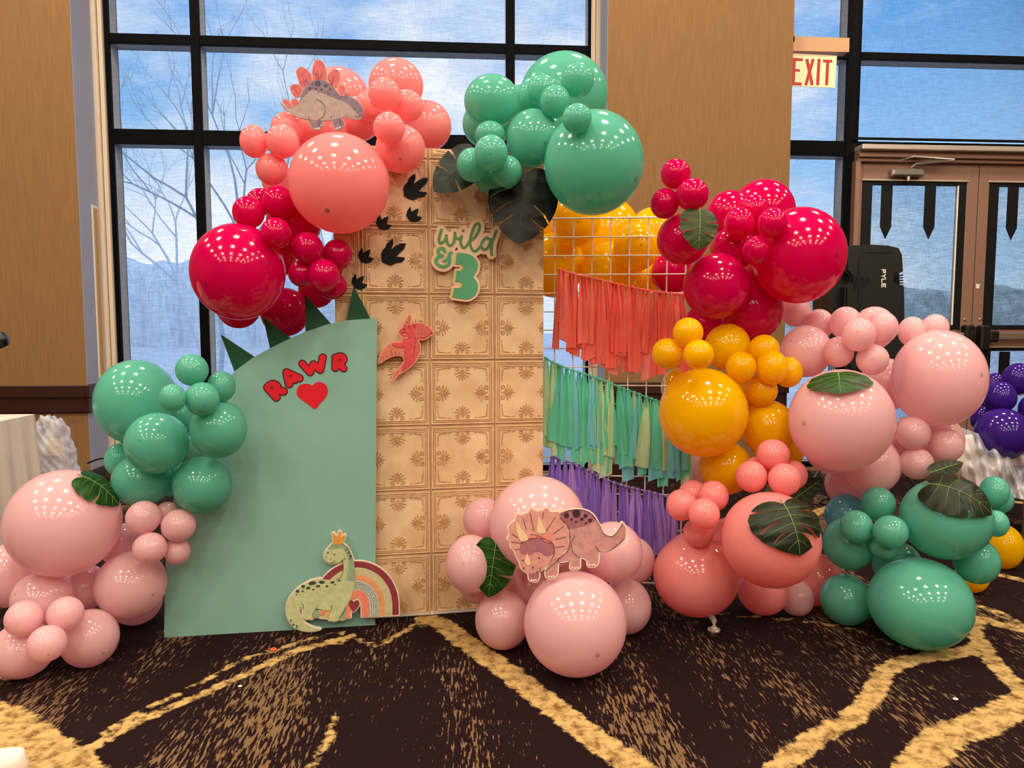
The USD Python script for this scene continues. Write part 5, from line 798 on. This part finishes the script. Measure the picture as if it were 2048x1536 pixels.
# ------------------------------------------------------------------ monstera leaves
def lobed(slits, holes):
    """Outline of a monstera leaf, stalk at (0,0), tip at (0,1), half-width about .45."""
    half = [(0, .02), (.10, -.07), (.24, -.08), (.37, .02), (.45, .18), (.47, .36), (.43, .55), (.33, .74), (.17, .90), (0, 1.0)]
    o = Polygon(np.vstack([spline(half, 6, False), spline([(-x, y) for x, y in half[::-1]], 6, False)])).buffer(0)
    cuts = []
    for sx, y0, x1, y1, w in slits:                                # from beside the midrib outwards past the edge
        cuts.append(Polygon([(sx*.13, y0), (sx*x1, y1-w), (sx*x1, y1+w)]).union(Point(sx*.135, y0+.005).buffer(.012)))
    for sx, x0, y0, x1, y1, w in holes: cuts.append(LineString([(sx*x0, y0), (sx*(x0+x1)/2+sx*.02, (y0+y1)/2-.01), (sx*x1, y1)]).buffer(w))
    return o.difference(unary_union(cuts))
SL = [(1, .30, .62, .24, .035), (1, .52, .66, .62, .05), (-1, .30, .62, .22, .035), (-1, .55, .66, .66, .06), (1, .72, .5, .98, .035)]
def leaf_thing(label, m, base, tip, width, normal, bend=0.0, curl=0.0, R=None, fold=.10, slits=SL, holes=(), vein='vein', group='monstera leaves on the balloons'):
    base, tip = np.asarray(base, float), np.asarray(tip, float); L = np.linalg.norm(tip-base); e2 = (tip-base)/L; n = np.asarray(normal, float); n -= (n@e2)*e2; n /= np.linalg.norm(n); e1 = np.cross(e2, n)
    sh = lobed(slits, holes).simplify(.004); g = max(getattr(sh, 'geoms', [sh]), key=lambda q: q.area)
    ms = trimesh.creation.extrude_polygon(g, .006, engine='earcut'); v, f = trimesh.remesh.subdivide_to_size(ms.vertices, ms.faces, .10)
    def place(q, lift=0.0):
        x, y, z = q[:, 0]*width, q[:, 1]*L, q[:, 2]*L*.25+lift
        w = -fold*np.abs(x)-curl*(x/width)**2*width-bend*L*((q[:, 1]-.3)**2)
        if R: w = np.sqrt(np.maximum(R*R-x*x-((q[:, 1]-.5)*L)**2, (.25*R)**2))-math.sqrt(max(R*R-L*L/4, 0))-.02*np.abs(x)
        w = w+.012*np.sin(q[:, 1]*26)*np.abs(q[:, 0])*width*2
        return base+x[:, None]*e1+y[:, None]*e2+(z+w)[:, None]*n
    o = thing('monstera_leaf', label, 'leaf', (base+tip)/2, group)
    part(o, 'blade', (place(v), f), M[m], 40)
    rib = np.c_[np.zeros(12), np.linspace(-.10, .97, 12), np.full(12, .012)]; part(o, 'midrib', tube(place(rib, .0006), np.linspace(.0022, .0007, 12), 6), M[vein], True)
    sv = []
    for sx in (-1, 1):
        for y0, x1, y1 in ((.12, .34, .10), (.26, .40, .36), (.42, .38, .58), (.58, .27, .76), (.74, .14, .88)):
            k = np.linspace(0, 1, 6); q = np.c_[sx*x1*k, y0+(y1-y0)*k**1.3, np.full(6, .012)]; sv.append(tube(place(q, .0002), np.linspace(.0009, .0004, 6), 4))
    part(o, 'side_veins', cat(*sv), M[vein], True)
def on_ball(key, px, py, lift=.006):                               # point on the near side of a balloon along the sight line
    c, r = BAL[key]; d = pray(px, py); dn = d/np.linalg.norm(d); oc = EYE-c; b = oc@dn; q = b*b-(oc@oc-(r+lift)**2)
    p = EYE+dn*(-b-math.sqrt(max(q, 0))); return p, (p-c)/np.linalg.norm(p-c)
TOC = -CF
leaf_thing('dark green monstera leaf at the top of the tile panel, left of the black one', 'leaf_dark', at(948, 306, 2.69), at(868, 384, 2.66), .17, TOC+[0, 0, .2], vein='vein_dark', slits=[(1, .30, .62, .20, .04), (1, .56, .60, .60, .045), (-1, .30, .62, .34, .045), (-1, .58, .6, .74, .05)])
leaf_thing('big near-black monstera leaf hanging beneath the top teal balloons', 'leaf_black', at(1052, 345, 2.68), at(1036, 489, 2.66), .275, TOC+[0, 0, -.1], vein='vein_dark', slits=[(1, .62, .62, .92, .02), (-1, .62, .62, .92, .02)], holes=[(1, .16, .42, .40, .64, .012), (1, .12, .60, .32, .84, .012), (-1, .16, .44, .40, .68, .012), (-1, .14, .62, .30, .82, .010), (1, .17, .22, .42, .36, .010)])
leaf_thing('olive green monstera leaf on the right fuchsia balloons', 'leaf_olive', at(1400, 421, 2.50), at(1400, 497, 2.47), .145, TOC+[.1, 0, .25], bend=.25, fold=.18)
p0, n0 = on_ball('B1', 1677, 744, .010); p1, n1 = on_ball('B1', 1680, 778, .012)
leaf_thing('green monstera leaf draped on the top of the largest right lavender balloon', 'leaf_green', p0, p1+.3*(p1-p0), .22, (n0+n1), R=BAL['B1'][1]+.012)
p0, n0 = on_ball('C1', 1566, 1006, .014); p1, n1 = on_ball('C1', 1600, 1112, .016)
leaf_thing('large dark monstera leaf hanging over the largest coral balloon', 'leaf_deep', p0, p1, .26, n0+n1, R=BAL['C1'][1]+.016, slits=[(-1, .20, .62, .16, .04), (-1, .62, .6, .90, .03), (1, .14, .62, .02, .04)], holes=[(-1, .12, .48, .30, .72, .016), (-1, .10, .62, .20, .86, .016), (1, .16, .34, .40, .50, .012), (1, .12, .56, .28, .72, .010)])
leaf_thing('dark pointed leaf sticking up behind the coral trio', 'leaf_deep', at(1585, 1000, 2.62), at(1645, 957, 2.66), .085, TOC+[0, 0, .3], slits=[], group=None)
p0, n0 = on_ball('G2', 1860, 968, .016); p1, n1 = on_ball('G2', 1984, 1030, .018)
leaf_thing('drooping dark green monstera leaf on the big right teal balloon', 'leaf_deep', p0, p1, .20, n0+n1, R=BAL['G2'][1]+.02, slits=[(1, .62, .6, .85, .03), (-1, .30, .62, .34, .02), (-1, .6, .6, .8, .02)], holes=[(1, .12, .45, .28, .75, .014), (1, .10, .62, .18, .86, .012)])
p0, n0 = on_ball('M1', 985, 1092, .0)
dl_ = BAL['M3'][0]@CF-EYE@CF-BAL['M3'][1]*.75
leaf_thing('single dark green monstera leaf on the middle lavender bunch', 'leaf_green', at(992, 1087, dl_), at(976, 1197, dl_-.01), .165, TOC+[-.1, 0, .1], bend=.12, fold=.12, vein='vein', slits=[(1, .34, .62, .60, .05), (1, .68, .5, .98, .03), (-1, .26, .62, .16, .03), (-1, .56, .62, .58, .06)])
p0, n0 = on_ball('L1', 165, 953, .012); p1, n1 = on_ball('L1', 238, 1012, .014)
leaf_thing('bright green monstera leaf on the shoulder of the far left lavender balloon', 'leaf_green', p0, p1, .17, n0+n1, R=BAL['L1'][1]+.014, slits=[(1, .50, .62, .55, .05), (-1, .55, .66, .62, .05)])
leaf_thing('dark leaf tip sticking out above the drooping leaf on the right', 'leaf_deep', at(1866, 944, 2.60), at(1926, 924, 2.66), .07, TOC+[0, 0, .8], slits=[], group=None)

# ------------------------------------------------------------------ black loudspeaker on its tripod by the door
sd = 4.45; SP = Plane(at(1738, 640, sd)*[1, 1, 0], -7)
fr_ = [(1690, 497), (1705, 491), (1740, 489), (1775, 491), (1797, 496), (1804, 510), (1806, 543), (1788, 551), (1787, 563), (1808, 574), (1809, 650), (1806, 720), (1796, 742), (1700, 742), (1690, 720), (1689, 650), (1689, 574), (1700, 563), (1699, 551), (1690, 543)]
sh = SP.poly(fr_).buffer(.008).buffer(-.008)
sk = thing('loudspeaker', 'black plastic loudspeaker with white vertical lettering standing before the door', 'loudspeaker', SP.world([[*sh.centroid.coords[0], 0]])[0])
part(sk, 'front_shell', cat(SP.slab(sh, -.06, 0), SP.slab(sh.buffer(-.012), 0, .014)), M['plastic_black'])
sh2 = SP.poly([(1672, 505), (1690, 495), (1790, 497), (1796, 520), (1798, 735), (1680, 735), (1664, 690), (1664, 560)])
part(sk, 'cabinet', SP.slab(sh2.buffer(-.004), -.34, -.06), M['plastic_black'])
for q in ([(1702, 552), (1734, 556), (1735, 568), (1706, 577)],): part(sk, 'handle_recess', SP.slab(SP.poly(q), .014, .018), M['gasket'])
part(sk, 'handle_recess', SP.slab(SP.poly([(1782, 546), (1806, 542), (1808, 577), (1782, 572)]), -.10, -.05), M['gasket'])
for k in range(5): part(sk, 'handle_rib', SP.slab(SP.poly([(1789, 550+k*5.2), (1806, 549+k*5.2), (1806, 551.5+k*5.2), (1789, 552.5+k*5.2)]), -.02, .004), M['gasket'])
part(sk, 'side_ridge', SP.slab(SP.stroke([(1706, 580), (1734, 566), (1736, 556)], 3, (0, 0, 1), False), .014, .022), M['plastic_black'])
part(sk, 'side_ridge', SP.slab(SP.stroke([(1716, 640), (1716, 520), (1728, 505), (1780, 504)], 2, (0, 0, 1), False), .014, .019), M['plastic_black'])
def b_(*a): return bar(SP, *a, (0, 0, 1))
# letters read downwards: each glyph drawn upright in a cell, then turned a quarter clockwise
def glyph(strokes, cy):
    o = []
    for st in strokes: o.append(SP.stroke([(1761.5+y*7.0, cy+x*6.6) for x, y in st], 1.9, (0, 0, 1), False))
    return unary_union(o)
GL = {'P': [[(0, 0), (0, 1)], [(0, 1), (.8, 1), (1, .78), (.8, .5), (0, .5)]], 'Y': [[(0, 1), (.5, .5), (1, 1)], [(.5, .5), (.5, 0)]], 'L': [[(0, 1), (0, 0), (1, 0)]], 'E': [[(1, 1), (0, 1), (0, 0), (1, 0)], [(0, .5), (.85, .5)]]}
for k, ch in enumerate('PYLE'): part(sk, 'letter', SP.slab(glyph([[(x, y) for x, y in s_] for s_ in GL[ch]], 540+k*9.3), .014, .0155), M['letter_white'], label='white letter '+ch)
pc = SP.world([[SP.uv(1738, 700)[0], 0, -.17]])[0]
sn = thing('speaker_stand', 'black tripod stand under the loudspeaker', 'speaker stand', (pc[0], pc[1], 0))
part(sn, 'pole', tube([(pc[0], pc[1], .12), (pc[0], pc[1], SP.uv(1738, 742)[1]+.0)], .018, 12), M['black'])
part(sn, 'collar', lathe([(0, 0), (.035, 0), (.035, .08), (0, .08)], (pc[0], pc[1], .55), (0, 0, 1), 14), M['plastic_black'])
for a in (200, 320, 80):
    dx, dy = .48*math.cos(math.radians(a)), .48*math.sin(math.radians(a)); lg = part(sn, 'leg', tube([(pc[0]+.03*math.cos(math.radians(a)), pc[1]+.03*math.sin(math.radians(a)), .58), (pc[0]+dx, pc[1]+dy, .018)], .012, 8), M['black'])
    part(lg, 'rubber_foot', lathe([(0, 0), (.017, 0), (.017, .035), (0, .035)], (pc[0]+dx, pc[1]+dy, 0), (0, 0, 1), 10), M['gasket']); part(sn, 'brace', tube([(pc[0], pc[1], .22), (pc[0]+dx*.55, pc[1]+dy*.55, .265)], .008, 6), M['black'])
cb = [on_floor(*q, .006) for q in ((1662, 1010), (1640, 1006), (1655, 998), (1690, 1004), (1720, 1000), (1700, 985), (1760, 980))]
solo('speaker_cable', 'black cable looped on the carpet near the loudspeaker tripod', 'cable', tube(spline(cb, 8, False), .005, 6), M['gasket'], True)

# ------------------------------------------------------------------ left: outlet, cloth-covered table, plastic bag, cable
ou = thing('wall_outlet', 'ivory wall outlet plate low on the left wall under the dark rail', 'outlet', (-2.875, 5.28, .30))
OP = Plane((-2.875, 5.2795, .30), 0); part(ou, 'plate', bx(-2.945, -2.805, 5.273, 5.28, .245, .365, .002), M['plate'])
for dx in (-.03, .03): part(ou, 'socket', bx(-2.875+dx-.017, -2.875+dx+.017, 5.270, 5.274, .27, .34, .0015), M['plate']); part(ou, 'slot', bx(-2.875+dx-.006, -2.875+dx+.006, 5.269, 5.2702, .30, .315), M['gasket'])
tc = on_floor(70, 829, .75); tx1, ty1 = tc[0], tc[1]
ft = thing('folding_table', 'folding table hidden under the white cloth at the left edge', 'table', (tx1-.9, ty1+.1, 0))
part(ft, 'tabletop', bx(tx1-1.8, tx1-.012, ty1-.66, ty1-.012, .71, .742, .006), M['white'])
for x in (tx1-1.7, tx1-.12):
    for y in (ty1-.6, ty1-.1): part(ft, 'leg', tube([(x, y, 0), (x, y, .71)], .014, 10), M['steel'])
def cloth():
    per = []; x0, x1, y0, y1 = tx1-1.81, tx1, ty1-.67, ty1
    for k in range(60): per.append((x0+(x1-x0)*k/60, y0, 0, -1))
    for k in range(40): per.append((x1, y0+(y1-y0)*k/40, 1, 0))
    for k in range(60): per.append((x1+(x0-x1)*k/60, y1, 0, 1))
    for k in range(40): per.append((x0, y1+(y0-y1)*k/40, -1, 0))
    N = len(per); v = []; f = []
    for j, (t, z) in enumerate(((0, .752), (.02, .748), (.15, .66), (.4, .48), (.7, .26), (1, .04))):
        for k, (x, y, nx, ny) in enumerate(per):
            a = t*(.035+.028*math.sin(k*.9)+.018*math.sin(k*2.3+1)); v.append((x+nx*a, y+ny*a, z))
    for j in range(5):
        for k in range(N): q = [j*N+k, j*N+(k+1) % N, (j+1)*N+(k+1) % N, (j+1)*N+k]; f += [[q[0], q[2], q[1]], [q[0], q[3], q[2]]]
    v.append((tx1-.9, ty1-.33, .753)); c = len(v)-1
    for k in range(N): f.append([k, (k+1) % N, c])
    return np.array(v), np.array(f)
solo('tablecloth', 'off-white tablecloth hanging in folds over the table at the left edge', 'tablecloth', cloth(), M['linen'], 40)
solo('table_gadget', 'small black gadget on the left table corner, cut by the picture edge', 'gadget', bx(tx1-.30, tx1-.155, ty1-.12, ty1-.04, .754, .775, .006), M['plastic_black'])
kp = at(-8, 682, 3.3); kl = thing('desk_lamp', 'black rounded head on a thin stem above the left table, mostly outside the picture', 'lamp', (kp[0]-.12, kp[1], .755))
part(kl, 'head', lathe([(0, -.06), (.03, -.05), (.04, 0), (.032, .04), (0, .05)], kp, (1, 0, .25), 18), M['plastic_black'], True); part(kl, 'stem', tube([(kp[0]-.12, kp[1], .77), (kp[0]-.11, kp[1], 1.05), kp-[.03, 0, 0]], .006, 6), M['plastic_black']); part(kl, 'foot', lathe([(0, 0), (.05, 0), (.05, .012), (0, .016)], (kp[0]-.12, kp[1], .755), (0, 0, 1), 18), M['plastic_black'])
def crumple(c, rx, ry, rz, seed, amp=.3):
    m = trimesh.creation.icosphere(4, 1.0); v = np.array(m.vertices); k = 1+amp*(meshkit.fbm(v*2.2+seed*7, 4, seed)-.5)*2+amp*.35*np.abs(np.sin(v[:, 0]*9+v[:, 2]*14+seed)); v *= k[:, None]; v = v*[rx, ry, rz]+c; v[:, 2] = np.maximum(v[:, 2], .004); return v, m.faces
pbp = at(96, 915, 3.46); solo('plastic_bag', 'crumpled clear plastic bag hanging beside the left tablecloth', 'plastic bag', crumple(pbp+[.0, .04, -.02], .09, .10, .20, 3), M['film'], True)
cb = [np.array([XL+.02, 5.2, .20]), np.array([XL+.16, 5.15, .24]), np.array([XL+.30, 5.0, .17]), np.array([XL+.5, 4.8, .02]), np.array([XL+.9, 4.5, .006])]
solo('power_cable', 'thin black cable by the left recess behind the teal balloons', 'cable', tube(spline(cb, 8, False), .006, 6), M['gasket'], True)

# ------------------------------------------------------------------ right: plastic sheet over a padded cream chair and a low table with the purple balloons
q0 = at(1955, 915, 3.66); 
pc_ = thing('padded_chair', 'cream padded chair under the clear plastic sheet at the right', 'chair', (q0[0], q0[1], 0))
part(pc_, 'back_cushion', crumple(q0+[0, 0, -.02], .12, .07, .13, 5, .05), paint('cushion_cream', (236, 206, 166), .8), True); part(pc_, 'seat', bx(q0[0]-.14, q0[0]+.14, q0[1]-.03, q0[1]+.28, .22, .30, .03), M['cushion_cream'])
for dx in (-.12, .12):
    for dy in (0.0, .25): part(pc_, 'leg', tube([(q0[0]+dx, q0[1]+dy, 0), (q0[0]+dx*.95, q0[1]+dy, .27)], .012, 8), M['black'])
q1 = at(2040, 905, 3.6); lt = thing('low_table', 'low table under the plastic sheet carrying the purple balloons', 'table', (q1[0]+.1, q1[1]+.1, 0))
zt = at(2005, 905, 3.6)[2]; part(lt, 'tabletop', bx(q1[0]+.02, q1[0]+.8, q1[1]-.02, q1[1]+.6, zt-.03, zt, .006), M['white'])
for x in (q1[0]+.05, q1[0]+.75):
    for y in (q1[1], q1[1]+.55): part(lt, 'leg', tube([(x, y, 0), (x, y, zt-.03)], .014, 8), M['steel'])
def sheet():
    nu, nv = 46, 30; v = []; f = []
    for j in range(nv):
        t = j/(nv-1)
        for i in range(nu):
            s_ = i/(nu-1); px = 1902+s_*190; ytop = np.interp(s_, [0, .06, .14, .30, .5, .62, .8, 1], [862, 852, 857, 868, 872, 890, 918, 930]); yb = np.interp(s_, [0, .2, .5, .8, 1], [930, 965, 990, 1000, 1005])
            py = ytop+(yb-ytop)*t; d = 3.38-.14*t**1.3+.03*math.sin(s_*17+t*4)*t+.022*math.sin(s_*41-t*7)+.05*(meshkit.noise(np.array([[s_*9, t*7, 1.0]]), 3)[0]-.5); v.append(at(px, py, d))
    for j in range(nv-1):
        for i in range(nu-1): c = j*nu+i; f += [[c, c+nu+1, c+1], [c, c+nu, c+nu+1]]
    return np.array(v), np.array(f)
solo('plastic_sheet', 'clear wrinkled plastic sheet draped below the purple balloons at the right', 'plastic sheet', sheet(), M['film'], True)

# ------------------------------------------------------------------ shoe and scraps on the carpet
sx, sy = on_floor(-52, 1572)[:2]; sn_ = thing('sneaker', 'white sneaker toe in the lower left corner of the picture', 'shoe', (sx-.08, sy, 0)); dirv = np.array([.80, .60, 0]); side = np.array([-.60, .80, 0])
def shoe(z0, z1, k, n=30):
    prof = [(-.20, .030), (-.16, .040), (-.08, .042), (0, .048), (.05, .050), (.085, .044), (.108, .028), (.116, .004)]
    out = [(a, b) for a, b in spline(prof, 3, False)]; ring_ = np.array([[a, b] for a, b in out]+[[a, -b] for a, b in out[::-1]]); v = []; L = 7; f = []
    for j in range(L):
        t = j/(L-1); sc = (1-k*t**2.2); z = z0+(z1-z0)*math.sin(t*math.pi/2) if k else z0+(z1-z0)*t
        for a, b in ring_:
            hump = 1 if not k else np.interp(a, [-.2, -.05, .05, .116], [1.9, 1.5, 1.0, .75]); zz = z0+(z-z0)*hump; p = np.array([sx, sy, 0])+dirv*(a*(1-(.12*k)*t))+side*b*sc; v.append((p[0], p[1], zz))
    n = len(ring_)
    for j in range(L-1):
        for i in range(n): q = [j*n+i, j*n+(i+1) % n, (j+1)*n+(i+1) % n, (j+1)*n+i]; f += [[q[0], q[2], q[1]], [q[0], q[3], q[2]]]
    c = np.mean(v[-n:], 0); v.append(tuple(c)); f += [[(L-1)*n+i, len(v)-1, (L-1)*n+(i+1) % n] for i in range(n)]; return np.array(v), np.array(f)
part(sn_, 'sole', shoe(.0, .024, 0), paint('shoe_sole', (232, 222, 208)), 40); part(sn_, 'upper', shoe(.022, .068, .75), paint('shoe_upper', (240, 226, 214), .6), True)
for k in range(4): 
    c = np.array([sx, sy, .078+.008*(3-k)])+dirv*(.012-.03*k); part(sn_, 'lace', tube([c-side*.02-[0, 0, .004], c+[0, 0, .003], c+side*.02-[0, 0, .004]], .003, 6), M['white'])
for lab, px, py, r_, m in (('tiny orange paper scrap on the gold vein of the carpet below the teal board', 547, 1302, .010, paint('scrap_orange', (240, 110, 70))), ('tiny white scrap on the carpet at the lower right', 1911, 1401, .007, M['white']), ('tiny white speck on the dark carpet left of centre', 480, 1375, .006, M['white'])):
    p = on_floor(px, py); solo('paper_scrap', lab, 'scrap', crumple(p+[0, 0, r_*.6], r_, r_*.8, r_*.6, 4, .3), m)
